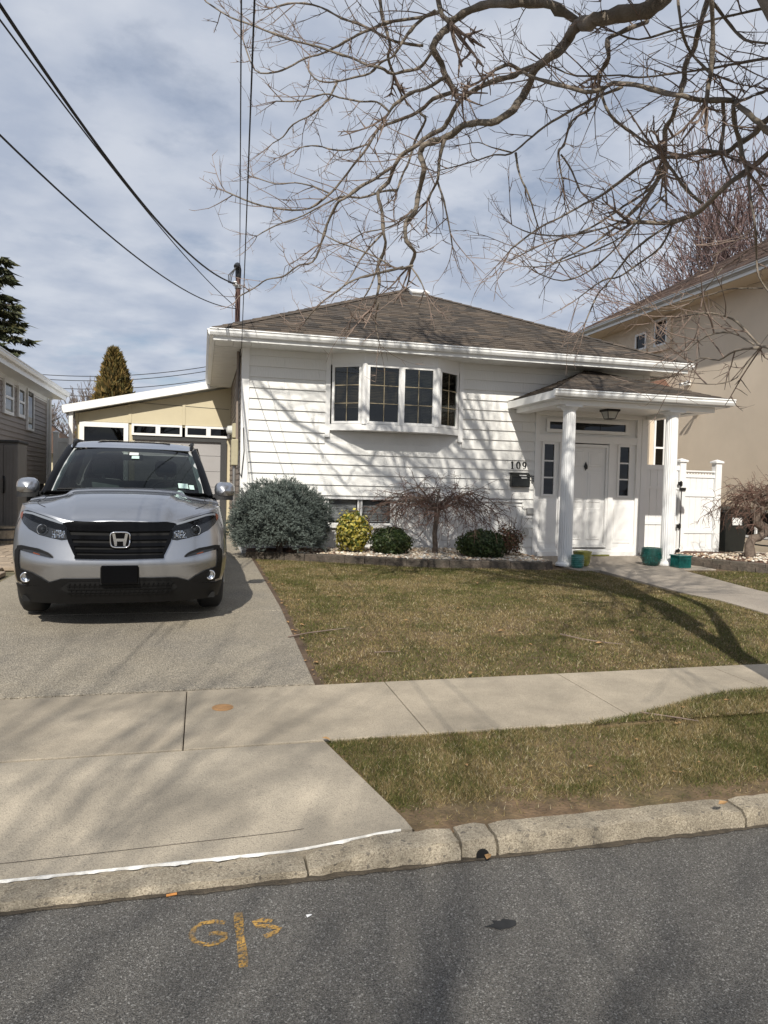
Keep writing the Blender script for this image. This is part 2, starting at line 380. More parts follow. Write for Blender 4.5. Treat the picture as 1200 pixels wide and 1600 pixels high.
# ---- curb: stones
cr = thing('curb', '', ''); 
cr['kind'] = 'structure'
def curb_piece(pts, h, name='curb_stone', y0=2.9, depth=.135, jit=.006):
    # pts: list of (x, top height); rounded nose on the road side
    mb = MB(); rows = []
    n = max(2, int(abs(pts[-1][0]-pts[0][0])/.05)); 
    for i in range(n+1):
        x = pts[0][0]+(pts[-1][0]-pts[0][0])*i/n
        ht = float(np.interp(x, [p[0] for p in pts], [p[1] for p in pts])); j = random.uniform(-jit, jit); j2 = random.uniform(-jit, jit)
        e = .012 if i in (0, n) else 0
        rows.append([(x, y0+j, -.08), (x, y0+j+.004, ht*.5), (x, y0+.009+j2+e, ht*.90-e), (x, y0+.022+j+e, ht-.004+j2*.5-e), (x, y0+depth*.6, ht+j*.5-e), (x, y0+depth, ht+j2*.4-e), (x, y0+depth+.01, -.08)])
    mb.grid(rows); mb.f.append(tuple(range(len(rows[0])))); mb.f.append(tuple(range((len(rows)-1)*7, len(rows)*7)))
    o = obj(name, mb, 'curb_concrete', cr); fix_normals(o); smooth_by_angle(o, 50); return o
curb_piece([(-9, 0.086), (-1.9, 0.086)], 0.086); curb_piece([(-1.88, 0.086), (-1.5, 0.072), (-.83, .045)], 0.090)
curb_piece([(-.80, .045), (-.3, .035), (.45, .04)], .04); curb_piece([(.46, .04), (.78, .085), (1.13, 0.090)], .12, jit=.012)
curb_piece([(1.145, 0.095), (1.30, 0.097)], .13, y0=2.905, jit=.014)
curb_piece([(1.315, 0.094), (2.62, 0.094)], .13, jit=.008); curb_piece([(2.635, 0.095), (4.6, 0.094)], .13, jit=.007); curb_piece([(4.615, 0.094), (12, 0.094)], 0.094)
# black disc painted as the dark inside a drain hole, under the broken piece
mb = MB(); mb.lathe((1.235, 2.892, .014), [(.030, 0), (.030, .03)], 14, 'y'); obj('drain_dark_disc', mb, 'car_void', cr)
# dirt and grit gathered along the gutter
mb = MB(); rows = []
for i in range(160):
    x = -3+i*.055; w = .004+.016*abs(math.sin(i*.37)*math.sin(i*.11+1))+random.uniform(0, .014); rows.append([(x, 2.925, .006), (x, 2.898-w*.5, .007), (x, 2.893-w, .0045)])
mb.grid(rows); struct('gutter_dirt', mb, 'grit')
# ---- sidewalk slabs, apron, driveway, path
sw = thing('sidewalk', '', ''); ap = thing('driveway_apron', '', ''); dw = thing('driveway', '', ''); pa = thing('front_path', '', '')
for o in (sw, ap, dw, pa): o['kind'] = 'structure'
def slab(x0, x1, y0, y1, mat_, parent, dz=.0, th=.1, name='slab', nx=8, ny=6, g=.0035, x0b=None, x1b=None):
    # x0b/x1b: x at the far edge when the side slants
    x0b = x0 if x0b is None else x0b; x1b = x1 if x1b is None else x1b
    mb = MB(); rows = []
    ys = [y0+g, y0+g+.008]+[y0+(y1-y0)*j/ny for j in range(1, ny)]+[y1-g-.008, y1-g]
    for j, y in enumerate(ys):
        f = (y-y0)/(y1-y0); a = x0+(x0b-x0)*f+g; b_ = x1+(x1b-x1)*f-g
        xs = [a, a+.008]+[a+(b_-a)*i/nx for i in range(1, nx)]+[b_-.008, b_]
        edge_y = j in (0, len(ys)-1); row = []
        for i, x in enumerate(xs):
            e = -.003 if (edge_y or i in (0, len(xs)-1)) else 0
            row.append((x, y, G(x, y)+dz+e))
        rows.append(row)
    mb.grid(rows)
    n = len(rows[0]); m_ = len(rows); o = len(mb.v)
    ring = [(0, i) for i in range(n)]+[(j, n-1) for j in range(1, m_)]+[(m_-1, i) for i in range(n-2, -1, -1)]+[(j, 0) for j in range(m_-2, 0, -1)]
    for j, i in ring: v = mb.v[j*n+i]; mb.v.append((v[0], v[1], v[2]-th))
    for k in range(len(ring)):
        j, i = ring[k]; j2, i2 = ring[(k+1) % len(ring)]
        mb.f.append((j*n+i, o+k, o+(k+1) % len(ring), j2*n+i2))
    return obj(name, mb, mat_, parent)
xs = [-8.4, -6.0, -3.6, -1.95, -.08, 1.33, 2.74, 4.15, 5.56, 7.0, 8.4, 9.8]
for a, b_ in zip(xs, xs[1:]): slab(a, b_, 3.985, 5.05, 'concrete', sw, dz=.004)
mb = MB(); mb.grid([[(x, y, G(x, y)-.016) for x in (-8.5, 9.9)] for y in (3.93, 3.98, 4.4, 4.8, 5.08)]); obj('joint_bed', mb, 'soil', sw)
# apron: own height profile (falls to the gutter)
def apron_z(y): return .036+(.184-.036)*sm((y-3.02)/.93)
mb = MB(); rows = []
def ap_y0(x): return 3.055+.0*x+(.02*math.sin(x*6)) if x < .45 else 3.06+.06*(x-.45)
for j in range(15):
    row = []
    for i in range(41):
        u = i/40; f = j/14
        xr = .955+(.70-.955)*f; xl = -2.25+.25*f
        x = xl+(xr-xl)*u; y0_ = 3.06-.0*u; y = y0_+(3.964-y0_)*f
        za = apron_z(y)+(.045*sm((x-.35)/.6)*(1-f)); row.append((x, y, za+(G(x, y)+.004-za)*sm((x-xr+.45)/.45)*sm((y-3.02)/.1)))
    rows.append(row)
mb.grid(rows); 
for k in range(41): v = rows[0][k]; mb.v.append((v[0], v[1], v[2]-.06))
o_ = 15*41
for k in range(40): mb.f.append((k, o_+k, o_+k+1, k+1))
base = len(mb.v)
for j in range(15): v = rows[j][40]; mb.v.append((v[0], v[1], v[2]-.08))
for j in range(14): mb.f.append((j*41+40, base+j, base+j+1, (j+1)*41+40))
obj('slab', mb, 'apron_concrete', ap)
mb = MB(); mb.grid([[(x, 3.20+.02*math.sin(x*1.3)+d_, apron_z(3.20+.02*math.sin(x*1.3)+d_)+.0022+.045*sm((x-.35)/.6)*.85) for d_ in (0, .004)] for x in lin(-2.1, .48, 40)]); obj('tooled_line', mb, 'block', ap)
# white sealant bead between apron and dropped curb
mb = MB(); rows = []
for i in range(70):
    x = -.80+i*1.70/69
    y = 3.058; z = .05+.045*sm((x-.35)/.6)
    w = max(.0012, (.0065+.006*math.sin(i*.9)+random.uniform(-.006, .006))*(.35 if .28 < x < .62 else (.6 if x < -.35 else 1))); 
    rows.append([(x, y-w, z-.012+.0), (x, y-w*.3, z-.002), (x, y+w*.25, z-.002), (x, y+w*.4, z-.014)])
mb.grid(rows); obj('joint_sealant', mb, 'sealant', ap)
# driveway slabs
dj = [5.05, 7.27, 10.2, 13.2, 17.0]
for a, b_ in zip(dj, dj[1:]):
    slab(-2.35, .82, a+(.012 if a == 5.05 else 0), b_, 'aggregate', dw, dz=.006, nx=14, ny=10, g=.007)
mb = MB(); mb.grid([[(x, y, G(x, y)-.010) for x in (-2.3, .78)] for y in (5.04, 6, 7.4, 9, 11, 13, 17)]); obj('joint_bed', mb, 'soil', dw)
# front path
slab(6.2, 7.45, 5.06, 8.0, 'path_concrete', pa, dz=.008, nx=6, ny=10)
slab(6.2, 7.45, 8.0, 10.4, 'path_concrete', pa, dz=.008, nx=6, ny=8, x0b=6.35, x1b=7.9)
slab(5.95, 8.6, 10.4, 12.55, 'path_concrete', pa, dz=.008, nx=8, ny=8)
slab(8.6, 12.2, 11.9, 16, 'path_concrete', pa, dz=.006, nx=8, ny=8)
# pavers by the neighbour on the left
pv = thing('side_pavement', '', ''); pv['kind'] = 'structure'
for j in range(14):
    for i in range(5):
        x = -3.85+i*.30+(.15 if j % 2 else 0); y = 9.5+j*.45
        if x+.28 > -2.4: continue
        mb = MB(); z = G(x, y)+.012+random.uniform(-.003, .003); mb.bbox(x, x+.29, y, y+.44, z-.06, z, .008); obj('paver', mb, 'paver', pv)
# ---- lawns
def lawn(name, xs, ys, left=None):
    mb = MB(); mb.grid([[((left(y)+(x-xs[0])*(xs[-1]-left(y))/(xs[-1]-xs[0])) if left else x, y, G(x, y)-.012+random.uniform(-.004, .004)) for x in xs] for y in ys])
    return struct(name, mb, 'lawn_base')
lawn('front_lawn', lin(.80, 6.22, 30), lin(5.04, 12.6, 40))
lawn('side_lawn', lin(7.3, 12.5, 20), lin(5.04, 11.9, 30))
lawn('left_lawn', lin(-6, -2.33, 12), lin(5.04, 9.6, 16))
lawn('verge', lin(.72, 9, 40), lin(3.02, 3.99, 10), lambda y: .71+(3.98-y)*.275); lawn('left_verge', lin(-8, -2.0, 20), lin(3.06, 3.99, 8))
def vback(x): return 3.975+.42*sm((x-2.35)/1.6)
mb = MB(); mb.grid([[(x, 3.90+(vback(x)-3.90)*j/4, G(x, 4)+((-.05, .004, .016, .018, .008) if j else (-.05,))[j]*sm((x-2.2)/.5)-.03*(1-sm((x-2.2)/.5))) for x in lin(2.3, 9, 60)] for j in range(5)]); struct('overgrown_verge', mb, 'lawn_base')
# soil edge lines
def soil_line(name, pts, w, dz=-.004):
    mb = MB(); rows = []
    for i, (x, y) in enumerate(pts):
        ww = w*(1+.35*math.sin(i*1.7)); rows.append([(x-ww*.2, y-.0, G(x, y)+dz), (x+ww, y, G(x, y)+dz)])
    mb.grid(rows); struct(name, mb, 'soil')
soil_line('edge_soil', [(.822, y) for y in lin(5.06, 12.2, 60)], .06)

# ------------------------------------------------------------------ grass (uncountable)
def vnoise(x, y, s, seed):
    # cheap smooth value noise
    g = np.random.default_rng(seed).random((64, 64)); u = (x*s) % 64; v = (y*s) % 64
    i = np.floor(u).astype(int); j = np.floor(v).astype(int); fu = u-i; fv = v-j; fu = fu*fu*(3-2*fu); fv = fv*fv*(3-2*fv)
    a = g[i % 64, j % 64]; b_ = g[(i+1) % 64, j % 64]; c = g[i % 64, (j+1) % 64]; d = g[(i+1) % 64, (j+1) % 64]
    return (a*(1-fu)+b_*fu)*(1-fv)+(c*(1-fu)+d*fu)*fv
def grass(name, label, n, x, y, hgt, wid, seed, green=.5, thin=None, dz=0):
    keep = np.ones(len(x), bool)
    pn = .55*vnoise(x, y, 1.1, seed)+.30*vnoise(x, y, 3.7, seed+1)+.15*vnoise(x, y, 13, seed+2)
    if thin is not None: keep = RNG.random(len(x)) < thin(x, y, pn)
    x = x[keep]; y = y[keep]; pn = pn[keep]; n = len(x)
    z = GV(x, y)-.012+dz
    ang = RNG.random(n)*2*np.pi; lean = RNG.random(n)**.45*1.52; h = hgt*(.5+RNG.random(n))
    dx = np.cos(ang)*np.sin(lean)*h; dy = np.sin(ang)*np.sin(lean)*h; dz = np.cos(lean)*h*.9+.006
    pa_ = RNG.random(n)*2*np.pi; w = wid*(.6+.8*RNG.random(n))/2
    wx = np.cos(pa_)*w; wy = np.sin(pa_)*w
    v = np.empty((n, 3, 3)); v[:, 0] = np.stack([x-wx, y-wy, z], 1); v[:, 1] = np.stack([x+wx, y+wy, z], 1); v[:, 2] = np.stack([x+dx, y+dy, z+dz], 1)
    pn = .35*pn+.65*(.45*vnoise(x, y, 2.3, seed+5)+.35*vnoise(x, y, 6.1, seed+6)+.2*vnoise(x, y, 21, seed+7)); isg = RNG.random(n) < np.clip((pn-.5)*2.6+green, .10, .85)
    straw = np.array([.30, .228, .10])*(.4+.95*RNG.random((n, 1)))
    straw[RNG.random(n) < .10] = (.56, .48, .31)
    grn = np.array([.095, .112, .026])*(.4+.95*RNG.random((n, 1)))+np.array([.03, .012, 0])*RNG.random((n, 1))
    c = np.where(isg[:, None], grn, straw); c = np.repeat(c, 3, 0)
    o = raw_mesh(name, v.reshape(-1, 3), 3, np.arange(n*3), 'grass', c, kind='stuff')
    tag(o, label, 'grass', kind='stuff')
def un(a, b_, n): return a+(b_-a)*RNG.random(n)
def curved_verge(x, y, pn):
    edge = np.clip((y-3.12-.10*vnoise(x, y*0, 4, 77))/.12, 0, 1)*.93+.07; edge = np.where(x < .715+(3.98-y)*.275, 0, edge)
    return edge*np.where(pn < .36, .4, 1)
n = 200000; grass('verge_grass', 'short half dry grass on the verge between curb and sidewalk', n, un(.72, 4.7, n), un(3.08, 3.99, n), .024, .0034, 11, .47, curved_verge)
n = 40000; ox = un(2.4, 5.2, n); oy = un(3.92, 4.45, n)
grass('overgrown_grass', 'dry grass creeping over the right part of the sidewalk edge', n, ox, oy, .030, .004, 17, .42, lambda x, y, pn: np.where(y < 3.975+.42*np.clip((x-2.35)/1.6, 0, 1)**2*(3-2*np.clip((x-2.35)/1.6, 0, 1))-.01, 1, 0), .03)
n = 400000; gx = un(.86, 6.2, n); gy_ = un(5.06, 12.0, n)
def bed_front(x): return np.interp(x, [.7, .95, 2.15, 3.0, 3.7, 5.46, 5.9], [11.95, 11.85, 11.3, 10.85, 10.55, 10.5, 10.55])
grass('lawn_grass', 'patchy brown and green grass of the front lawn', n, gx, gy_, .022, .0062, 23, .50, lambda x, y, pn: np.where(y > bed_front(x)-.04, 0, np.where(pn < .3, .6, 1)))
n = 50000; grass('side_grass', 'green grass beside the front path under the twisted maple', n, un(7.5, 10.5, n), un(5.1, 10.2, n), .035, .008, 31, .66, lambda x, y, pn: np.where(x < np.interp(y, [5, 8, 10.4], [7.46, 7.46, 7.9])+.02, 0, 1.))
n = 14000; grass('left_grass', 'dry grass strip left of the parked car', n, un(-4.2, -2.37, n), un(5.1, 9.5, n), .035, .008, 41, .3)

# ------------------------------------------------------------------ the white house
HX0, HX1, HY0, HY1, HZ = .66, 8.65, 12.60, 24.0, 4.06
house = thing('white_house', 'low white bungalow with shingle siding, brown hip roof and number 109', 'house', (HX0, HY0, .35))
def cells(x0, x1, z0, z1, holes):
    xs = sorted({x0, x1}|{h[0] for h in holes if x0 < h[0] < x1}|{h[1] for h in holes if x0 < h[1] < x1})
    zs = sorted({z0, z1}|{h[2] for h in holes if z0 < h[2] < z1}|{h[3] for h in holes if z0 < h[3] < z1})
    for a, b_ in zip(xs, xs[1:]):
        for c, d in zip(zs, zs[1:]):
            mx_, mz_ = (a+b_)/2, (c+d)/2
            if not any(h[0] < mx_ < h[1] and h[2] < mz_ < h[3] for h in holes): yield a, b_, c, d
BAY = (2.20, 4.62, 2.62, 4.06); ENT = (6.30, 8.50, .37, 3.10); BSM = (2.17, 3.41, .93, 1.44)
mb = MB()
for a, b_, c, d in cells(HX0+.03, HX1-.03, .1, HZ, [BAY, ENT, BSM]): mb.box(a, b_, HY0+.03, HY0+.2, c, d)
mb.box(HX0+.03, HX0+.2, HY0+.2, HY1, .1, HZ); mb.box(HX1-.2, HX1-.03, HY0+.2, HY1, .1, HZ); mb.box(HX0+.2, HX1-.2, HY1-.2, HY1, .1, HZ)
mb.box(HX0+.2, HX1-.2, HY0+.2, HY1-.2, 1.45, 1.6); mb.box(HX0+.2, HX1-.2, HY0+.2, HY1-.2, HZ-.02, HZ+.02); mb.box(HX0+.25, HX1-.25, 16.5, 16.6, .1, HZ-.02)
obj('wall', mb, 'foundation', house)
# siding: each shingle course in boards
EXP = .1845; z = 4.045; ci = 0
lower_end = 5.98
def board(x0, x1, zb, h):
    mb = MB(); y1 = HY0+.028; yb = HY0-.018; yt = HY0+.010
    mb.add([(x0, yb, zb), (x1, yb, zb), (x1, yt, zb+h), (x0, yt, zb+h), (x0, y1, zb), (x1, y1, zb), (x1, y1, zb+h), (x0, y1, zb+h)],
           [(0,1,2,3), (4,7,6,5), (0,4,5,1), (1,5,6,2), (2,6,7,3), (3,7,4,0)])
    return obj('siding_board', mb, 'white_shingle', house)
while z > .45:
    zt = z; zb = z-EXP
    x_lo = HX0+.11
    spans = []
    if zb > 1.40: spans = [(x_lo, HX1-.12)]
    else: spans = [(6.0-.02, 6.22), (8.52, HX1-.12)]
    segs = []
    for (a, b_) in spans:
        cur = [(a, b_)]
        for hx0, hx1, hz0, hz1 in [(BAY[0]-.09, BAY[1]+.09, BAY[2]-.12, 9), (ENT[0]-.10, ENT[1]+.02, 0, ENT[3]+.12)]:
            if hz0 < zt-.02 and hz1 > zb+.09:
                nx_ = []
                for (p, q) in cur:
                    if hx0 > p: nx_.append((p, min(q, hx0)))
                    if hx1 < q: nx_.append((max(p, hx1), q))
                cur = [s_ for s_ in nx_ if s_[1]-s_[0] > .03]
        segs += cur
    for (p, q) in segs:
        xj = p; first = True
        while xj < q-.02:
            step = (.61 if (first and ci % 2) else 1.22); first = False
            xe = min(q, xj+step)
            if q-xe < .12: xe = q
            board(xj+.001, xe-.001, zb+random.uniform(-.001, .001), EXP+.012); xj = xe
    z -= EXP; ci += 1
# trim boards
mb = MB(); mb.box(HX0-.015, HX0+.11, HY0-.022, HY0+.03, 1.0, 4.03); mb.box(HX0-.018, HX0+.028, HY0+.03, HY0+.1, 1.0, 4.03); obj('corner_board', mb, 'white_trim', house)
mb = MB(); mb.box(HX1-.12, HX1+.015, HY0-.022, HY0+.03, .42, 4.03); mb.box(HX1-.03, HX1+.017, HY0+.03, HY0+.12, .42, 4.03); obj('corner_board', mb, 'white_trim', house)
mb = MB(); mb.box(HX0+.11, 6.0, HY0-.012, HY0+.028, 1.395, 1.435); obj('drip_strip', mb, 'white_trim', house)
mb = MB(); mb.box(BAY[0]-.09, BAY[0]-.005, HY0-.02, HY0+.028, BAY[2]-.12, 4.03); obj('bay_casing', mb, 'white_trim', house)
mb = MB(); mb.box(BAY[1]+.005, BAY[1]+.09, HY0-.02, HY0+.028, BAY[2]-.12, 4.03); obj('bay_casing', mb, 'white_trim', house)
# brown side siding
z = 1.0
while z < 3.98:
    mb = MB(); x = HX0+.028
    mb.add([(x-.018, HY0+.1, z), (x-.018, HY1, z), (x-.004, HY1, z+.125), (x-.004, HY0+.1, z+.125), (x, HY0+.1, z), (x, HY1, z), (x, HY1, z+.125), (x, HY0+.1, z+.125)], [(0,3,2,1), (4,5,6,7), (0,1,5,4), (3,7,6,2), (0,4,7,3), (1,2,6,5)])
    obj('side_clapboard', mb, 'brown_siding', house); z += .118
# ---- roof
EY, EX0, EX1, EZ = 11.98, .15, 9.10, 4.13
PK = (4.62, 16.42, 6.30); PB = (4.62, 20.2, 6.30); EYB = 24.6
mb = MB(); mb.add([(EX0, EY, EZ), (EX1, EY, EZ), PK, (EX0, EYB, EZ), (EX1, EYB, EZ), PB], [(0,1,2), (1,4,5,2), (4,3,5), (3,0,2,5), (0,3,4,1)])
roof = obj('roof', mb, 'roof_deck', house)
def shingle_face(a, b_, apexL, apexR, rows, tabw, parent, pal, matn='shingle', name='shingles', th=.012):
    # a,b_: eave ends; apexL, apexR: top ends
    a, b_, l_, r_ = map(np.array, (a, b_, apexL, apexR)); mb = MB()
    nrm = np.cross(b_-a, l_-a); nrm = nrm/np.linalg.norm(nrm)
    if nrm[2] < 0: nrm = -nrm
    for k in range(rows):
        f0, f1 = k/rows, min(1, (k+1.25)/rows)
        p0 = a+(l_-a)*f0; q0 = b_+(r_-b_)*f0; p1 = a+(l_-a)*f1; q1 = b_+(r_-b_)*f1
        wdt = np.linalg.norm(q0-p0); s = -random.random()*tabw
        dirx = (q0-p0)/max(wdt, 1e-6); w1a = np.dot(p1-p0, dirx); w1b = np.dot(q1-p0, dirx)
        while s < wdt:
            w = tabw*random.choice([.5, .8, 1, 1.3]); s0 = max(0, s); s1 = min(wdt, s+w)
            if s1-s0 > .02:
                fc = random.uniform(.8, 1.2); mb.col = tuple(c*fc for c in random.choice(pal))
                t0 = min(max(s0, w1a), w1b); t1 = min(max(s1, w1a), w1b)
                base = p1-dirx*w1a
                h0 = th*random.uniform(.8, 1.5)
                A = p0+dirx*(s0+.003)+nrm*h0; B = p0+dirx*(s1-.003)+nrm*h0; C_ = base+dirx*(t1)+nrm*.003; D = base+dirx*(t0)+nrm*.003
                A2 = A-nrm*h0; B2 = B-nrm*h0
                if t1-t0 > .004: mb.add([A, B, C_, D, A2, B2], [(0,1,2,3), (4,5,1,0), (4,0,3), (1,5,2)])
                else: mb.add([A, B, C_, A2, B2], [(0,1,2), (3,4,1,0), (3,0,2), (1,4,2)])
            s += w
    return obj(name, mb, matn, parent, kind='stuff')
PAL = [(.098,.076,.057), (.082,.064,.049), (.115,.088,.065), (.072,.059,.048), (.09,.072,.056), (.055,.046,.038)]
shingle_face((EX0-.02, EY-.02, EZ+.004), (EX1+.02, EY-.02, EZ+.004), PK, PK, 34, .30, roof, PAL)
shingle_face((EX0-.02, EYB, EZ+.004), (EX0-.02, EY-.02, EZ+.004), PB, PK, 30, .5, roof, PAL)
shingle_face((EX1+.02, EY-.02, EZ+.004), (EX1+.02, EYB, EZ+.004), PK, PB, 30, .5, roof, PAL)
for e in ((EX0-.02, EY-.02, EZ), (EX1+.02, EY-.02, EZ)):
    mb = MB(); e = np.array(e); pk = np.array(PK)
    for k in range(26):
        p = e+(pk-e)*k/26; q = e+(pk-e)*(k+1.2)/26; fc = random.uniform(.8, 1.2); mb.col = tuple(c*fc for c in random.choice(PAL))
        dr = np.cross((pk-e)/np.linalg.norm(pk-e), (0, 0, 1)); dr = dr/np.linalg.norm(dr)*.13
        mb.add([p-dr-(0, 0, .012), p+(0, 0, .035), p+dr-(0, 0, .012), q-dr-(0, 0, .022), q+(0, 0, .022), q+dr-(0, 0, .022)], [(0,1,4,3), (1,2,5,4), (0,2,1)])
    obj('hip_cap', mb, 'shingle', roof)
mb = MB(); mb.box(-.19, .19, -.14, .14, -.05, .07); mb.box(-.22, .22, -.17, .17, .07, .1); ca, sa = math.cos(R(24)), math.sin(R(24))
mb.v = [(x+4.80, y*ca-z*sa+15.95, y*sa+z*ca+6.08) for x, y, z in mb.v]; obj('roof_vent', mb, 'white_metal', roof)
# gutters
def gutter_prof_y(y, z): return [(y+.0, z), (y-.095, z), (y-.10, z-.018), (y-.085, z-.03), (y-.085, z-.065), (y-.06, z-.105), (y-.01, z-.115), (y, z-.115)]
mb = MB(); mb.extrude([(EX0-.06, y, z) for y, z in gutter_prof_y(EY, EZ+.005)], (EX1-EX0+.12, 0, 0)); obj('gutter', mb, 'white_metal', house)
mb = MB(); mb.extrude([(EX0-(EY-y), EY+.003, z) for y, z in gutter_prof_y(EY, EZ+.005)], (0, 10, 0)); obj('gutter', mb, 'white_metal', house)
mb = MB(); mb.box(EX0, EX1, EY, EY+.025, EZ-.17, EZ-.005); obj('fascia', mb, 'white_metal', house)
mb = MB(); mb.box(EX0, EX0+.025, EY+.025, EYB, EZ-.17, EZ-.005); obj('fascia', mb, 'white_metal', house)
mb = MB(); mb.box(EX1-.025, EX1, EY+.025, EYB, EZ-.17, EZ-.005); obj('fascia', mb, 'white_metal', house)
x = EX0+.03
while x < EX1-.03:
    mb = MB(); w = min(.3, EX1-.03-x); mb.box(x+.002, x+w-.002, EY+.026, HY0-.0, EZ-.155, EZ-.14)
    mb.box(x+w*.48, x+w*.52, EY+.03, HY0-.0, EZ-.158, EZ-.154); obj('soffit_panel', mb, 'white_metal', house); x += .3
y = HY0+.03
while y < 18:
    mb = MB(); mb.box(EX0+.03, HX0, y+.002, y+.298, EZ-.155, EZ-.14); mb.box(EX0+.03, HX0, y+.14, y+.155, EZ-.159, EZ-.154); obj('soffit_panel', mb, 'white_metal', house); y += .3
# ---- bay window
bay = obj('bay_window', MB().box(BAY[0]-.004, BAY[1]+.004, HY0+.01, HY0+.05, 2.66, 2.70), 'white_trim', house)
BD = .36; fl, fr_ = 2.74, 4.08
pl = [(BAY[0], HY0-.006), (fl, HY0-BD), (fr_, HY0-BD), (BAY[1], HY0-.006)]
def bay_prism(z0, z1, grow, name, m_='white_trim', inner=None):
    poly = [(pl[0][0]-grow, pl[0][1]), (pl[1][0]-grow*.4, pl[1][1]-grow), (pl[2][0]+grow*.4, pl[2][1]-grow), (pl[3][0]+grow, pl[3][1])]
    mb = MB(); mb.extrude([(x, y, z0) for x, y in poly], (0, 0, z1-z0)); return obj(name, mb, m_, bay)
bay_prism(2.62, 2.73, .03, 'sill'); bay_prism(3.78, 4.0-.015, .012, 'head_panel')
def sash(p, q, z0, z1, name='sash', cols=2, rowsn=3, parent=bay, fr=.045, blind=None, bars='brass', gm='pane', depth=.05, barw=.007, inward=None):
    # framed pane between plan points p,q (seen from -Y side); out normal to the right-hand of p->q rotated
    p = np.array(p, float); q = np.array(q, float); d = (q-p); w = np.linalg.norm(d); d /= w; nrm = np.array([d[1], -d[0]])
    def pt(u, v, z): a = p+d*u-nrm*v*-1; return (a[0], a[1], z)      # v outward positive
    def slab_(mb, u0, u1, v0, v1, z0_, z1_):
        mb.add([pt(u0, v1, z0_), pt(u1, v1, z0_), pt(u1, v0, z0_), pt(u0, v0, z0_), pt(u0, v1, z1_), pt(u1, v1, z1_), pt(u1, v0, z1_), pt(u0, v0, z1_)],
               [(0,3,2,1), (4,5,6,7), (0,1,5,4), (1,2,6,5), (2,3,7,6), (3,0,4,7)])
    mb = MB(); slab_(mb, 0, w, -depth/2, depth/2, z0, z0+fr); slab_(mb, 0, w, -depth/2, depth/2, z1-fr, z1); slab_(mb, 0, fr, -depth/2, depth/2, z0+fr, z1-fr); slab_(mb, w-fr, w, -depth/2, depth/2, z0+fr, z1-fr)
    f = obj(name, mb, 'white_trim', parent)
    sub = f if parent.parent is None or parent.parent is house and parent is not bay and False else parent
    def ob(nm, mb_, mt_): return obj(nm, mb_, mt_, sub)
    mb = MB(); slab_(mb, fr, w-fr, -.004, 0, z0+fr, z1-fr); ob('pane', mb, gm)
    if cols > 1 or rowsn > 1:
        for i in range(1, cols):
            mb = MB(); u = fr+(w-2*fr)*i/cols; slab_(mb, u-barw, u+barw, .002, .008, z0+fr, z1-fr); ob('muntin', mb, bars)
        for j in range(1, rowsn):
            mb = MB(); zz = z0+fr+(z1-z0-2*fr)*j/rowsn; slab_(mb, fr, w-fr, .009, .014, zz-barw, zz+barw); ob('muntin', mb, bars)
    if blind:
        mt_, zlow = blind; zz = z1-fr-.02
        while zz > zlow:
            mb = MB(); tilt = random.uniform(.008, .012)
            a0, a1 = fr+.01, w-fr-.01
            mb.add([pt(a0, -.062, zz), pt(a1, -.062, zz), pt(a1, -.045, zz-tilt*2.0), pt(a0, -.045, zz-tilt*2.0)], [(0,1,2,3)])
            ob('blind_slat', mb, mt_); zz -= .027
    return f
zb, zt = 2.735, 3.775
o3 = .06
mid = (fl+fr_)/2
sash((pl[0][0]+.03, pl[0][1]-.02), (pl[1][0]-.045, pl[1][1]+.028), zb, zt, blind=('blind_slat', 3.02))
sash((fl+.045, HY0-BD), (mid-.01, HY0-BD), zb, zt, blind=('blind_slat', 3.10)); sash((mid+.01, HY0-BD), (fr_-.045, HY0-BD), zb, zt, blind=('blind_grey', 2.78))
sash((pl[2][0]+.045, pl[2][1]+.028), (pl[3][0]-.03, pl[3][1]-.02), zb, zt, blind=('blind_grey', 2.78))
for (x, y) in ((fl, HY0-BD), (fr_, HY0-BD)):
    mb = MB(); mb.tube([(x, y, zb-.01), (x, y, zt+.01)], .055, 8); obj('mullion_post', mb, 'white_trim', bay)
mb = MB(); mb.box(mid-.0099, mid+.0099, HY0-BD-.02, HY0-BD+.02, zb, zt); obj('mullion_post', mb, 'white_trim', bay)
mb = MB(); mb.box(BAY[0]+.1, BAY[1]-.1, 14.6, 14.62, 1.65, 4.0); obj('room_dark_sheet', mb, 'dark_room', bay)  # dark sheet painted as the unlit depth of the room
# ---- basement window
bw = obj('basement_window', MB().box(BSM[0], BSM[1], HY0-.03, HY0+.06, BSM[2]-.05, BSM[2]), 'white_trim', house)
sash((BSM[0]+.01, HY0+.06), ((BSM[0]+BSM[1])/2-.01, HY0+.06), BSM[2], BSM[3], cols=1, rowsn=1, parent=bw, blind=('blind_basement', BSM[2]+.06), fr=.035, gm='clear_lens')
sash(((BSM[0]+BSM[1])/2+.01, HY0+.06), (BSM[1]-.01, HY0+.06), BSM[2], BSM[3], cols=1, rowsn=1, parent=bw, blind=('blind_basement', BSM[2]+.06), fr=.035, gm='clear_lens')
mb = MB(); mb.box(BSM[0], BSM[1], HY0+.7, HY0+.72, .5, 1.44); obj('basement_dark_sheet', mb, 'dark_room', bw)  # near-black sheet in place of the basement's own darkness
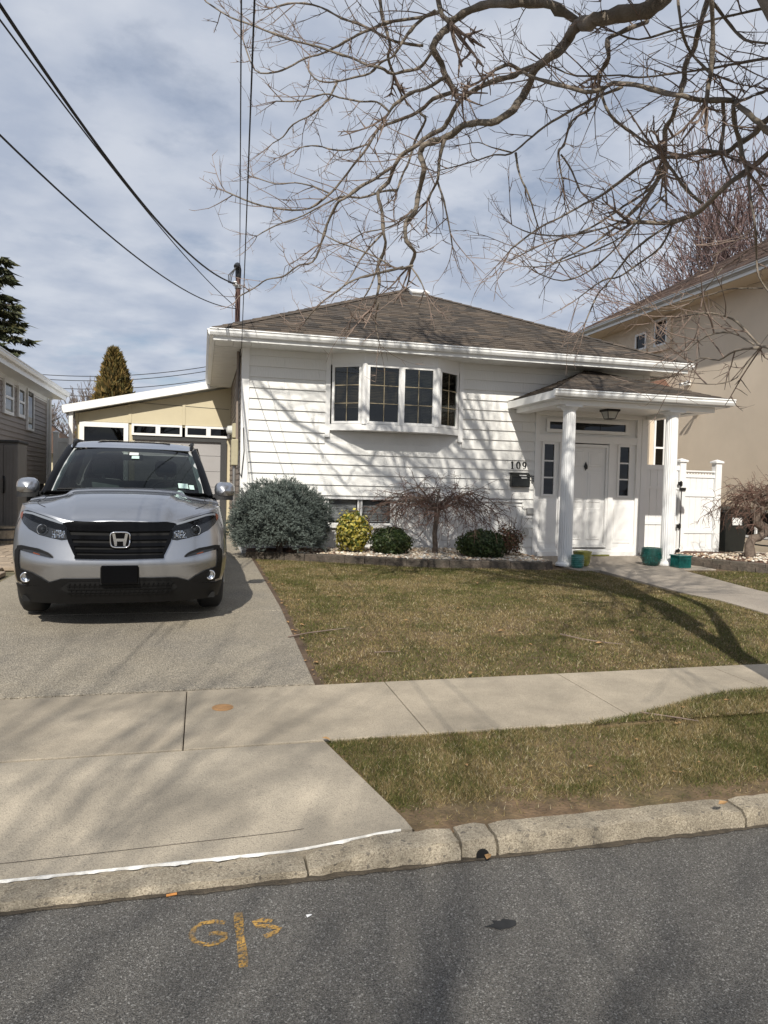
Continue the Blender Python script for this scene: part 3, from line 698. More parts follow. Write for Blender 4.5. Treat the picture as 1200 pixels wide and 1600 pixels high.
# ---- entrance
ent = obj('entrance', MB().box(ENT[0]-.10, ENT[0], HY0-.025, HY0+.1, .37, 3.20), 'white_trim', house)
def ep(nm, x0, x1, y0, y1, z0, z1, m_='white_trim', parent=None): return obj(nm, MB().box(x0, x1, y0, y1, z0, z1), m_, parent or ent)
ep('casing', ENT[1]-.08, ENT[1]+.02, HY0-.025, HY0+.1, .37, 3.20); ep('casing', ENT[0], ENT[1]-.08, HY0-.022, HY0+.1, 3.08, 3.20)
ep('threshold', ENT[0], ENT[1]-.08, HY0-.02, HY0+.1, .37, .50); ep('base_step', ENT[0]-.02, ENT[1]-.1, HY0-.09, HY0-.021, .33, .45)
ep('head_rail', ENT[0], ENT[1]-.08, HY0-.018, HY0+.1, 2.58, 2.72)
ep('transom_panel', ENT[0], ENT[1]-.08, HY0+.04, HY0+.1, 2.72, 3.08)
DX0, DX1 = 6.84, 7.80
ep('jamb', DX0-.11, DX0, HY0-.03, HY0+.1, .50, 2.58); ep('jamb', DX1, DX1+.11, HY0-.03, HY0+.1, .50, 2.58)
for a, b_ in ((ENT[0], DX0-.11), (DX1+.11, ENT[1]-.08)):
    # sidelight: panel below, glazed sash above
    ep('sidelight_panel', a, b_, HY0+.02, HY0+.1, .50, 1.52)
    ep('panel_moulding', a+.06, b_-.06, HY0+.006, HY0+.019, .62, 1.40)
    ep('panel_field', a+.10, b_-.10, HY0+.0, HY0+.0055, .68, 1.34)
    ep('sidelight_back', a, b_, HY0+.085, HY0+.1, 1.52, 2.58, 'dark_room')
    c = (a+b_)/2; sash((c-.15, HY0+.02), (c+.15, HY0+.02), 1.521, 2.579, parent=ent, cols=1, rowsn=3, fr=.045, bars='white_trim', barw=.014, name='sidelight_sash', gm='dark_glass')
    for x0_, x1_ in ((a, c-.15), (c+.15, b_)): ep('sidelight_panel', x0_, x1_, HY0+.022, HY0+.084, 1.52, 2.58)
sash((6.44, HY0+.005), (8.22, HY0+.005), 2.77, 3.03, parent=ent, cols=3, rowsn=1, fr=.06, bars='black_iron', name='transom_sash', gm='dark_glass', barw=.004)
door = ep('door', DX0, DX1, HY0+.03, HY0+.08, .53, 2.56, parent=house)
ep('storm_frame', DX0, DX0+.045, HY0-.008, HY0+.02, .53, 2.56, parent=door); ep('storm_frame', DX1-.045, DX1, HY0-.008, HY0+.02, .53, 2.56, parent=door)
ep('storm_frame', DX0+.045, DX1-.045, HY0-.008, HY0+.02, 2.50, 2.56, parent=door); ep('storm_frame', DX0+.045, DX1-.045, HY0-.008, HY0+.02, .53, .59, parent=door)
for (x0_, x1_) in ((DX0+.13, DX0+.43), (DX1-.43, DX1-.13)):
    for z0_, z1_ in ((.68, 1.30), (1.42, 2.02), (2.12, 2.42)):
        mb = MB(); mb.bbox(x0_, x1_, HY0+.018, HY0+.034, z0_, z1_, .008); mb.bbox(x0_+.05, x1_-.05, HY0+.010, HY0+.02, z0_+.05, z1_-.05, .004); obj('door_panel', mb, 'white_trim', door)
mb = MB(); cx, cz = (DX0+DX1)/2, 2.13; mb.extrude([(cx, HY0+.012, cz+.085), (cx+.04, HY0+.012, cz), (cx, HY0+.012, cz-.085), (cx-.04, HY0+.012, cz)], (0, .016, 0)); mb.lathe((cx, HY0-.005, cz-.03), [(.03, 0), (.03, .012)], 14, 'y'); obj('knocker', mb, 'black_iron', door)
mb = MB(); mb.tube([(DX0+.07, HY0+.0, 1.52), (DX0+.07, HY0-.05, 1.52), (DX0+.17, HY0-.055, 1.53)], .012, 8); mb.box(DX0+.055, DX0+.085, HY0-.015, HY0-.009, 1.42, 1.6); obj('handle', mb, 'black_iron', door)
mb = MB(); mb.box(DX0, DX1, HY0-.16, HY0-.1, .372, .40); obj('door_mat', mb, 'olive_glaze', ent)
# house number and wall fittings
def glyph(ch, x, z, h, y):
    mb = MB(); w = h*.55; th = h*.16
    def stroke(pts, ws):
        rows = []
        for i, p_ in enumerate(pts):
            p_ = np.array(p_); t_ = np.array(pts[min(i+1, len(pts)-1)])-np.array(pts[max(i-1, 0)]); t_ = t_/np.linalg.norm(t_); n_ = np.array([-t_[1], t_[0]])*ws[i]/2
            rows.append([(x+p_[0]+n_[0], y, z+p_[1]+n_[1]), (x+p_[0]-n_[0], y, z+p_[1]-n_[1]), (x+p_[0]-n_[0], y+.02, z+p_[1]-n_[1]), (x+p_[0]+n_[0], y+.02, z+p_[1]+n_[1])])
        mb.grid(rows, close=True); mb.f += [(3,2,1,0)] if False else []
        k = len(mb.v); mb.f.append((k-4, k-3, k-2, k-1)); mb.f.append((k-len(rows)*4+3, k-len(rows)*4+2, k-len(rows)*4+1, k-len(rows)*4))
    if ch == '1':
        stroke([(w*.5, 0), (w*.5, h)], [th*1.1]*2); stroke([(w*.2, .006), (w*.8, .006)], [.012]*2); stroke([(w*.22, h*.82), (w*.5, h*.97)], [.012, .02])
    if ch == '0':
        pts = [(w*.5+w*.40*math.sin(a), h*.5+h*.47*math.cos(a)) for a in np.linspace(0, 2*math.pi, 25)]; stroke(pts, [th*(.35+.75*abs(math.sin(a))) for a in np.linspace(0, 2*math.pi, 25)])
    if ch == '9':
        pts = [(w*.5+w*.36*math.sin(a), h*.68+h*.29*math.cos(a)) for a in np.linspace(0, 2*math.pi, 21)]; stroke(pts, [th*(.35+.7*abs(math.sin(a))) for a in np.linspace(0, 2*math.pi, 21)])
        stroke([(w*.86, h*.68), (w*.82, h*.35), (w*.62, h*.1), (w*.3, h*.04), (w*.2, h*.14)], [th, th*.95, th*.6, th*.5, th*.8])
    return mb
nb = obj('house_number', MB().box(5.71, 5.715, HY0+.0, HY0+.01, 2.03, 2.04), 'black_iron', house)
for i, ch in enumerate('109'): obj('digit', glyph(ch, 5.70+i*.125, 2.03, .145, HY0-.022), 'black_iron', nb)
mbx = obj('mailbox', MB().bbox(5.69, 6.07, HY0-.13, HY0-.01, 1.69, 1.92, .015), 'bin_plastic', house)
mb = MB(); mb.add([(5.68, HY0-.012, 1.965), (6.08, HY0-.012, 1.965), (6.08, HY0-.15, 1.895), (5.68, HY0-.15, 1.895), (5.68, HY0-.012, 1.95), (6.08, HY0-.012, 1.95), (6.08, HY0-.15, 1.88), (5.68, HY0-.15, 1.88)], [(0,3,2,1),(4,5,6,7),(0,1,5,4),(1,2,6,5),(2,3,7,6),(3,0,4,7)]); obj('lid', mb, 'bin_plastic', mbx)
mb = MB(); mb.add([(5.83, HY0-.137, 1.92), (5.98, HY0-.137, 1.92), (6.0, HY0-.135, 1.86), (5.89, HY0-.135, 1.85)], [(0,1,2,3)]); obj('letter', mb, 'paper', mbx)
kp = obj('doorbell', MB().bbox(6.14, 6.20, HY0-.035, HY0-.005, 1.78, 1.93, .006), 'steel', house)
for i in range(3): obj('button', MB().box(6.152, 6.188, HY0-.04, HY0-.034, 1.80+i*.04, 1.825+i*.04), 'black_plastic', kp)
obj('dryer_vent', MB().bbox(6.05, 6.20, HY0-.06, HY0-.005, 1.17, 1.29, .01), 'steel', house)
hs = MB(); hs.lathe((6.02, HY0-.05, .82), [(.085, 0), (.095, .01), (.095, .04), (.05, .05)], 18, 'y'); obj('hose_reel_cap', hs, 'steel', house)
# ---- porch
PX0, PX1, PY, PZ = 5.63, 8.98, 10.70, 3.30
porch = obj('porch', MB().box(PX0+.15, PX1-.15, 10.88, 10.88+.22, 3.09, 3.171), 'white_trim', house)
mb = MB(); mb.box(PX0+.15, PX0+.37, 11.1, HY0-.026, 3.09, 3.171); obj('beam', mb, 'white_trim', porch)
mb = MB(); mb.box(PX1-.37, PX1-.15, 11.1, HY0-.026, 3.09, 3.171); obj('beam', mb, 'white_trim', porch)
mb = MB(); mb.box(PX0+.03, PX1-.03, PY+.03, HY0-.03, 3.172, 3.19); obj('porch_ceiling', mb, 'white_metal', porch)
AP = (7.3, HY0-.01, 4.0)
mb = MB(); mb.add([(PX0, PY, PZ), (PX1, PY, PZ), (PX1, HY0-.01, PZ), (PX0, HY0-.01, PZ), AP], [(0,1,4), (1,2,4), (3,0,4), (0,3,2,1)]); obj('porch_roof', mb, 'roof_deck', porch)
e = .02
shingle_face((PX0-e, PY-e, PZ+.004), (PX1+e, PY-e, PZ+.004), (7.2, HY0-.02, 3.99), (7.4, HY0-.02, 3.99), 15, .28, porch, PAL, name='porch_shingles')
shingle_face((PX0-e, HY0-.02, PZ+.004), (PX0-e, PY-e, PZ+.004), AP, AP, 15, .28, porch, PAL, name='porch_shingles')
shingle_face((PX1+e, PY-e, PZ+.004), (PX1+e, HY0-.02, PZ+.004), AP, AP, 15, .28, porch, PAL, name='porch_shingles')
mb = MB(); mb.extrude([(PX0-.06, y, z) for y, z in gutter_prof_y(PY, PZ+.004)], (PX1-PX0+.12, 0, 0)); obj('porch_gutter', mb, 'white_metal', porch)
mb = MB(); mb.box(PX0-.02, PX0+.02, PY+.002, HY0-.01, 3.17, PZ-.002); obj('porch_fascia', mb, 'white_metal', porch)
mb = MB(); mb.box(PX1-.02, PX1+.02, PY+.002, HY0-.01, 3.17, PZ-.002); obj('porch_fascia', mb, 'white_metal', porch)
def column(x, y, zb_):
    mb = MB(); rows = []; nfl = 20; n_ = nfl*4
    for z in [zb_+.06, zb_+.10]+[zb_+.10+(2.97-zb_-.10)*k/6 for k in range(1, 7)]+[3.01]:
        r_ = .122-.014*(z-zb_)/2.6; flut = 0 if z in (zb_+.06, 3.01) else .010
        rows.append([(x+(r_-flut*abs(math.sin(nfl/2*a))**.6)*math.cos(a), y+(r_-flut*abs(math.sin(nfl/2*a))**.6)*math.sin(a), z) for a in [2*math.pi*k/n_+.01 for k in range(n_)]])
    mb.grid(rows, close=True); c = obj('column', mb, 'white_vinyl', house)
    obj('column_base', MB().lathe((x, y, zb_), [(.16, 0), (.16, .03), (.14, .05), (.13, .061)], 24), 'white_vinyl', c)
    obj('column_capital', MB().lathe((x, y, 3.01), [(.115, 0), (.135, .02), (.15, .045)], 24).box(x-.16, x+.16, y-.16, y+.16, 3.055, 3.089), 'white_vinyl', c)
column(6.04, 11.0, .36); column(8.05, 11.0, .36)
lp = obj('porch_lamp', MB().bbox(7.22, 7.50, 11.75, 12.03, 3.13, 3.171, .01), 'black_iron', house)
mb = MB(); q0 = [(7.25, 11.78), (7.47, 11.78), (7.47, 12.0), (7.25, 12.0)]; q1 = [(7.29, 11.82), (7.43, 11.82), (7.43, 11.96), (7.29, 11.96)]
mb.add([(x, y, 3.13) for x, y in q0]+[(x, y, 3.0) for x, y in q1], [(0,1,5,4), (1,2,6,5), (2,3,7,6), (3,0,4,7), (4,5,6,7)]); obj('lamp_glass', mb, 'lamp_glass', lp)
mb = MB()
for a, b_ in zip(q0, q1): mb.tube([(*a, 3.135), (*b_, 2.995)], .008, 5)
for i in range(4): mb.tube([(*q1[i], 2.997), (*q1[(i+1) % 4], 2.997)], .008, 5)
obj('lamp_cage', mb, 'black_iron', lp)
# ---- service mast, meter and wires
mast = thing('service_mast', 'rusty service mast with weatherhead on the corner of the roof', 'mast', (.57, 13.0, 3.9))
obj('pipe', MB().tube([(.57, 13.0, 3.98), (.575, 13.0, 5.28)], .045, 12), 'rust_pipe', mast); obj('lower_pipe', MB().tube([(.60, 13.0, 2.4), (.60, 13.0, 3.97)], .028, 10), 'brown_siding', mast)
obj('weatherhead', MB().tube([(.575, 13.0, 5.26), (.575, 12.99, 5.40), (.55, 12.93, 5.46), (.52, 12.86, 5.42)], [.05, .055, .06, .035], 10), 'black_plastic', mast)
obj('insulator', MB().lathe((.52, 12.93, 5.10), [(.03, 0), (.05, .02), (.03, .04), (.05, .06), (.03, .08)], 12), 'paper', mast)
obj('clamp', MB().lathe((.574, 13.0, 5.08), [(.06, 0), (.06, .06)], 12), 'steel', mast)
for k in range(3): obj('drip_loop', MB().tube([(.53, 12.87, 5.41), (.46-.03*k, 12.82, 5.25), (.44-.02*k, 12.84, 5.13), (.50, 12.92, 5.13)], .008, 5), 'wire', mast)
mt_ = thing('electric_meter', 'tan electric meter box with conduit on the brown side wall', 'meter', (.6, 13.1, 1.6))
obj('box', MB().bbox(.50, .625, 12.95, 13.25, 1.95, 2.42, .015), 'meter_box', mt_); obj('meter_socket', MB().bbox(.52, .625, 13.2, 13.45, 2.45, 2.72, .015), 'meter_box', mt_)
obj('meter_glass', MB().lathe((.42, 13.32, 2.60), [(.03, 0), (.075, .02), (.085, .1)], 18, 'x'), 'lamp_glass', mt_)
obj('conduit', MB().tube([(.56, 13.05, 1.95), (.56, 13.05, 1.0)], .03, 8), 'steel', mt_); obj('conduit', MB().tube([(.56, 13.3, 2.45), (.58, 13.2, 2.3), (.56, 13.12, 1.9)], .02, 8), 'wire', mt_)
cbx = MB().tube([(.62, 12.74, 4.0), (.60, 12.72, 3.2), (.62, 12.72, 2.2), (.60, 12.60, 1.9), (.66, 12.55, 1.75), (.70, 12.56, 2.2), (.68, 12.56, 2.6)], .008, 5); obj('loose_cable', cbx, 'wire', mt_)
def wire(name, label, a, b_, sag, r, group='overhead wires', n_=40, ext=0):
    a = np.array(a); b_ = np.array(b_); pts = []
    for i in range(n_+1):
        f = i/n_; p = a+(b_-a)*f; p[2] -= sag*4*f*(1-f); pts.append(p)
    mb = MB().tube(pts, r, 5); o = obj(name, mb, 'wire'); tag(o, label, 'cable', group)
def through(a, pxl, Y, k, sag):   # from a through the point seen at pxl at depth Y, k times as far
    q = P(*pxl, Y); q[2] += sag*4/k*(1-1/k); a = np.array(a); return a+(q-a)*k
A1 = (.52, 12.93, 5.14)
wire('overhead_wire', 'thick twisted service cable running from the mast to the upper left', A1, through(A1, (0, 8), 5.0, 1.5, .72), .72, .0125)
wire('overhead_wire', 'thin cable just below the thick service cable', (.53, 12.96, 4.75), through((.53, 12.96, 4.75), (0, 31), 5.0, 1.5, .30), .30, .0065)
wire('overhead_wire', 'sagging lowest cable running from the mast base to the left edge', (.55, 12.97, 4.72), through((.55, 12.97, 4.72), (0, 211), 5.0, 1.5, .55), .55, .0075)
wire('overhead_wire', 'left one of the two cables dropping straight down to the house corner', (.60, 12.95, 5.10), through((.60, 12.95, 5.10), (377, -10), 4.0, 1.8, .1), .1, .005)
wire('overhead_wire', 'right one of the two cables dropping straight down to the house corner', (.63, 12.55, 3.95), through((.63, 12.55, 3.95), (398, -10), 4.0, 1.8, .1), .10, .006)
for k, (ya, yb) in enumerate(((583, 570), (590, 577), (603, 590), (612, 606))):
    wire('distant_wire', ('topmost of the distant power lines beyond the garage', 'second distant power line from the top', 'third distant power line from the top', 'lowest distant power line just over the garage roof')[k], P(40, ya, 48), P(340, yb, 44), .4, .022, 'distant power lines')

# ------------------------------------------------------------------ garage extension
gar = thing('garage_extension', 'cream panelled lean-to garage with white sloping roof behind the car', 'garage', (-2.8, 17.0, .42))
GYF = 17.25
def gz_(x): return 3.13+(x+2.9)*(3.93-3.13)/3.56
mb = MB()
for a, b_, c, d in cells(-2.75, .66, .3, 2.94, [(-2.6, -1.72, .42, 2.84), (-1.5, .52, .42, 2.90)]): mb.box(a, b_, GYF+.03, GYF+.15, c, d)
mb.box(-2.75, -2.6, GYF+.15, 23, .3, 3.0); mb.add([(-2.75, GYF+.03, 2.94), (.66, GYF+.03, 2.94), (.66, GYF+.03, 3.85), (-2.75, GYF+.03, 3.1), (-2.75, GYF+.15, 2.94), (.66, GYF+.15, 2.94), (.66, GYF+.15, 3.85), (-2.75, GYF+.15, 3.1)], [(0,1,2,3),(4,7,6,5),(0,4,5,1),(1,5,6,2),(2,6,7,3),(3,7,4,0)])
obj('wall', mb, 'cream_panel', gar)
for a, b_ in ((-2.70, -1.64), (-1.57, -.46), (-.39, .66)):
    mb = MB(); mb.extrude([(a, GYF, 2.95), (b_, GYF, 2.95), (b_, GYF, gz_(b_)-.05), (a, GYF, gz_(a)-.05)], (0, .028, 0)); obj('cream_panel', mb, 'cream_panel', gar)
for x in (-2.735, -1.605, -.425):
    mb = MB(); mb.box(x-.033, x+.033, GYF-.012, GYF+.028, 2.95, gz_(x)-.04); obj('batten', mb, 'cream_panel', gar)
obj('seam', MB().tube([(-1.4, GYF-.004, 3.42), (.6, GYF-.004, 3.36)], .006, 4), 'dark_seal', gar)
mb = MB(); mb.add([(-2.98, 17.0, 3.10), (.64, 17.0, 3.92), (.64, 17.0, 4.06), (-2.98, 17.0, 3.245), (-2.98, 23, 3.10), (.64, 23, 3.92), (.64, 23, 4.06), (-2.98, 23, 3.245)], [(0,1,2,3),(4,7,6,5),(0,4,5,1),(1,5,6,2),(2,6,7,3),(3,7,4,0)]); obj('roof', mb, 'white_metal', gar)
mb = MB(); mb.add([(-3.0, 16.96, 3.085), (.64, 16.96, 3.91), (.64, 16.96, 4.08), (-3.0, 16.96, 3.26), (-3.0, 16.998, 3.085), (.64, 16.998, 3.91), (.64, 16.998, 4.08), (-3.0, 16.998, 3.26)], [(0,1,2,3),(4,7,6,5),(0,4,5,1),(1,5,6,2),(2,6,7,3),(3,7,4,0)]); obj('roof_trim', mb, 'white_trim', gar)
obj('downspout', MB().box(-2.87, -2.79, 17.05, 17.13, .42, 3.12), 'white_trim', gar)
# left doorway frame, and transom windows over the overhead door
mb = MB(); mb.box(-2.68, -2.58, GYF-.02, GYF+.03, .42, 2.94); mb.box(-1.74, -1.64, GYF-.02, GYF+.03, .42, 2.94); mb.box(-2.58, -1.74, GYF-.02, GYF+.03, 2.83, 2.94); obj('door_frame', mb, 'white_trim', gar)
mb = MB(); mb.box(-2.58, -1.74, GYF+.05, GYF+.07, .42, 2.83); obj('side_door', mb, 'dark_glass', gar)
for a, b_ in ((-1.57, -.46), (-.39, .62)):
    for c, d in ((a, (a+b_)/2+.02), ((a+b_)/2-.02+.04, b_)):
        f = sash((c, GYF-.005), (d, GYF-.005), 2.68, 2.94, parent=gar, cols=1, rowsn=1, fr=.05, name='transom_window', gm='dark_glass')
gd = obj('garage_door', MB().box(-1.52, .5, GYF+.1, GYF+.12, .42, 2.64), 'garage_grey', gar)
for k in range(6): obj('door_panel', MB().bbox(-1.5, .42, GYF+.06, GYF+.099, .43+k*.365, .79+k*.365, .006), 'garage_grey', gd)
mb = MB(); mb.box(-1.55, .55, GYF+.0, GYF+.06, 2.58, 2.67); mb.box(.42, .56, GYF-.02, GYF+.06, .42, 2.58); obj('door_seal', mb, 'dark_seal', gar)
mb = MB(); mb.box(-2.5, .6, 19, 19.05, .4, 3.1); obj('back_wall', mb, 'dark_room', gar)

gar.location = (-2.962, 18.0, .349); gar.scale = (1.058, 1, 1.058)
# ------------------------------------------------------------------ neighbour on the left
ln = thing('grey_house', 'grey sided neighbour house with white eaves at the left edge', 'house', (-3.95, 18, .4))
WX = -3.95; LY0, LY1 = 12.5, 20.35
mb = MB(); mb.box(-9, WX-.02, LY0, LY1, 1.55, 3.9); obj('wall', mb, 'grey_siding', ln)
mb = MB(); mb.box(-9, WX-.06, LY0+.02, LY1-.02, .2, 1.55); obj('foundation', mb, 'dark_seal', ln)
z = 1.5
while z < 3.74:
    mb = MB(); mb.add([(WX+.014, LY0, z), (WX+.014, LY1, z), (WX-.004, LY1, z+.12), (WX-.004, LY0, z+.12), (WX-.019, LY0, z), (WX-.019, LY1, z), (WX-.019, LY1, z+.12), (WX-.019, LY0, z+.12)], [(0,1,2,3),(4,7,6,5),(0,4,5,1),(3,2,6,7),(0,3,7,4),(1,5,6,2)])
    obj('siding_board', mb, 'grey_siding', ln); z += .112
mb = MB(); mb.box(WX-.02, WX+.03, LY1-.1, LY1+.02, 1.5, 3.75); obj('corner_board', mb, 'white_vinyl', ln)
obj('downspout', MB().tube([(WX+.33, LY1-.15, 3.82), (WX+.2, LY1-.12, 3.78), (WX+.08, LY1-.06, 3.68), (WX+.08, LY1-.06, .5)], .04, 8), 'white_metal', ln)
def left_win(y0, y1, z0, z1, gm='pane', fr=.07):
    f = obj('window', MB().box(WX+.0, WX+.05, y0, y1, z0, z0+fr).box(WX, WX+.05, y0, y1, z1-fr, z1).box(WX, WX+.05, y0, y0+fr, z0+fr, z1-fr).box(WX, WX+.05, y1-fr, y1, z0+fr, z1-fr), 'white_vinyl', ln)
    obj('pane', MB().box(WX+.024, WX+.03, y0+fr, y1-fr, z0+fr, z1-fr), gm, f)
    if gm == 'pane': obj('meeting_rail', MB().box(WX+.02, WX+.055, y0+fr, y1-fr, (z0+z1)/2-.025, (z0+z1)/2+.025), 'white_vinyl', f); obj('blind', MB().box(WX+.016, WX+.02, y0+fr, y1-fr, z0+fr, z1-fr), 'blind_grey', f)
left_win(16.0, 16.75, 2.95, 3.66); left_win(17.15, 17.75, 2.98, 3.66); left_win(18.0, 18.65, 2.75, 3.70, 'dark_glass', .05)
obj('side_vent', MB().bbox(WX+.0, WX+.06, 17.6, 17.75, 1.72, 1.95, .01), 'shed_plastic', ln)
mb = MB(); mb.box(WX-.02, -3.55, LY0-.3, LY1+.25, 3.74, 3.76); obj('soffit', mb, 'white_metal', ln)
mb = MB(); mb.box(WX-.02, WX+.012, LY0, LY1, 3.60, 3.74); obj('frieze', mb, 'white_metal', ln)
mb = MB(); mb.box(-3.57, -3.54, LY0-.3, LY1+.27, 3.72, 3.92); obj('fascia', mb, 'white_metal', ln)
mb = MB(); mb.extrude([(-3.54+(11.98-y), LY0-.3, z) for y, z in gutter_prof_y(11.98, 3.935)], (0, LY1-LY0+.6, 0)); obj('gutter', mb, 'white_metal', ln)
mb = MB(); mb.add([(-3.5, LY0-.32, 3.93), (-3.5, LY1+.3, 3.93), (-7.5, LY1+.3, 5.2), (-7.5, LY0-.32, 5.2), (-3.5, LY0-.32, 3.88), (-3.5, LY1+.3, 3.88), (-7.5, LY1+.3, 3.9), (-7.5, LY0-.32, 3.9)], [(0,1,2,3),(4,7,6,5),(0,4,5,1),(1,5,6,2),(3,2,6,7),(0,3,7,4)]); obj('roof', mb, 'roof_deck', ln)
# storage cabinet and barrel planter
cab = thing('storage_cabinet', 'dark grey plastic storage cabinet against the grey house', 'cabinet', (-3.65, 15.1, .41))
obj('body', MB().box(-3.93, -3.42, 15.0, 15.7, .41, 2.30), 'shed_plastic', cab); obj('lid', MB().bbox(-3.95, -3.39, 14.96, 15.74, 2.302, 2.36, .02), 'dark_seal', cab)
for a, b_ in ((-3.925, -3.68), (-3.67, -3.425)): 
    dd = obj('door', MB().bbox(a, b_, 14.972, 14.999, .47, 2.27, .008), 'shed_plastic', cab)
    for k in range(1, 4): obj('door_rib', MB().box(a+k*.06-.006, a+k*.06+.006, 14.962, 14.971, .52, 2.2), 'shed_plastic', dd)
obj('handle', MB().tube([(-3.66, 14.96, 1.35), (-3.64, 14.91, 1.42), (-3.64, 14.91, 1.6), (-3.66, 14.96, 1.66)], .02, 6), 'black_plastic', cab)
bar = thing('barrel_planter', 'half barrel planter with dark hoops beside the storage cabinet', 'planter', (-3.5, 14.5, .42))
obj('staves', MB().lathe((-3.5, 14.5, .42), [(.16, 0), (.185, .1), (.19, .2), (.18, .32), (.165, .32), (.165, .28)], 20), 'barrel_wood', bar)
for h in (.06, .25): obj('hoop', MB().lathe((-3.5, 14.5, .42+h), [(.183, 0), (.193, 0), (.194, .035), (.183, .035)], 20), 'dark_seal', bar)
obj('soil', MB().lathe((-3.5, 14.5, .68), [(.001, .03), (.164, .02)], 16), 'soil', bar)
# ---- white vinyl fences
def fence(name, label, x0, x1, y, zt, posts, seg=.15, mat_='white_vinyl'):
    f = thing(name, label, 'fence', ((x0+x1)/2, y, .42)); x = x0
    while x < x1-.01:
        obj('board', MB().bbox(x+.002, min(x+seg, x1)-.002, y-.012, y+.012, .5, zt-.12, .004), mat_, f); x += seg
    obj('rail', MB().box(x0, x1, y-.03, y+.03, zt-.12, zt), mat_, f); obj('rail', MB().box(x0, x1, y-.03, y+.03, .42, .52), mat_, f)
    for p_ in posts:
        o_ = obj('post', MB().box(p_-.065, p_+.065, y-.066, y+.066, .35, zt+.12), mat_, f)
        obj('post_cap', MB().add([(p_-.08, y-.08, zt+.12), (p_+.08, y-.08, zt+.12), (p_+.08, y+.08, zt+.12), (p_-.08, y+.08, zt+.12), (p_-.08, y-.08, zt+.15), (p_+.08, y-.08, zt+.15), (p_+.08, y+.08, zt+.15), (p_-.08, y+.08, zt+.15), (p_, y, zt+.2)], [(0,1,5,4),(1,2,6,5),(2,3,7,6),(3,0,4,7),(4,5,8),(5,6,8),(6,7,8),(7,4,8),(3,2,1,0)]), mat_, o_)
    return f
fn = fence('vinyl_fence', 'white vinyl privacy fence between grey house and garage', -3.9, -2.75, 21.0, 2.75, [-3.85])
obj('latch', MB().box(-3.62, -3.56, 20.93, 20.985, 1.9, 2.0), 'black_iron', fn)
# gate beside the porch
gt = thing('vinyl_gate', 'white vinyl gate with lattice top between porch and stucco house', 'gate', (10.2, 13.0, .36))
gy0 = 13.0
x = 8.70
while x < 9.70: obj('board', MB().bbox(x+.002, x+.165, gy0-.015, gy0+.015, .45, 2.12, .004), 'white_vinyl', gt); x += .167
obj('rail', MB().box(8.68, 9.72, gy0-.035, gy0+.035, 2.12, 2.22), 'white_vinyl', gt); obj('rail', MB().box(8.68, 9.72, gy0-.035, gy0+.035, .98, 1.05), 'white_vinyl', gt)
obj('rail', MB().box(8.68, 9.72, gy0-.034, gy0+.034, 1.72, 1.78), 'white_vinyl', gt); obj('rail', MB().box(8.68, 9.72, gy0-.035, gy0+.035, .38, .46), 'white_vinyl', gt)
for p_ in (9.78, 10.66):
    o_ = obj('post', MB().box(p_-.07, p_+.07, gy0-.07, gy0+.07, .34, 2.30), 'white_vinyl', gt)
    obj('post_cap', MB().add([(p_-.1, gy0-.1, 2.30), (p_+.1, gy0-.1, 2.30), (p_+.1, gy0+.1, 2.30), (p_-.1, gy0+.1, 2.30), (p_-.1, gy0-.1, 2.335), (p_+.1, gy0-.1, 2.335), (p_+.1, gy0+.1, 2.335), (p_-.1, gy0+.1, 2.335), (p_, gy0, 2.38)], [(0,1,5,4),(1,2,6,5),(2,3,7,6),(3,0,4,7),(4,5,8),(5,6,8),(6,7,8),(7,4,8),(3,2,1,0)]), 'white_vinyl', o_)
x = 9.86
while x < 10.58: obj('board', MB().bbox(x+.002, x+.142, gy0-.015, gy0+.015, .45, 1.98, .004), 'white_vinyl', gt); x += .145
for z0_, z1_ in ((.38, .47), (.80, .88), (1.58, 1.68), (1.98, 2.04), (2.10, 2.13)): obj('rail', MB().box(9.85, 10.59, gy0-.034, gy0+.034, z0_, z1_), 'white_vinyl', gt)
x = 9.86
while x < 10.56: obj('lattice_slat', MB().extrude([(x, gy0-.006, 2.04), (x+.02, gy0-.006, 2.04), (x+.075, gy0-.006, 2.10), (x+.055, gy0-.006, 2.10)], (0, .005, 0)).extrude([(x+.055, gy0+.0005, 2.04), (x+.075, gy0+.0005, 2.04), (x+.02, gy0+.0005, 2.10), (x, gy0+.0005, 2.10)], (0, .005, 0)), 'mesh_lattice', gt); x += .07
for z_ in (1.84, .95, .42): obj('hinge', MB().box(9.66, 9.76, gy0-.09, gy0-.071, z_-.04, z_+.04).box(9.70, 9.73, gy0-.105, gy0-.091, z_-.06, z_+.06), 'black_iron', gt)
obj('latch', MB().box(9.70, 9.84, gy0-.10, gy0-.072, 1.70, 1.76).tube([(9.735, gy0-.1, 1.74), (9.735, gy0-.1, .5)], .008, 6), 'black_iron', gt)
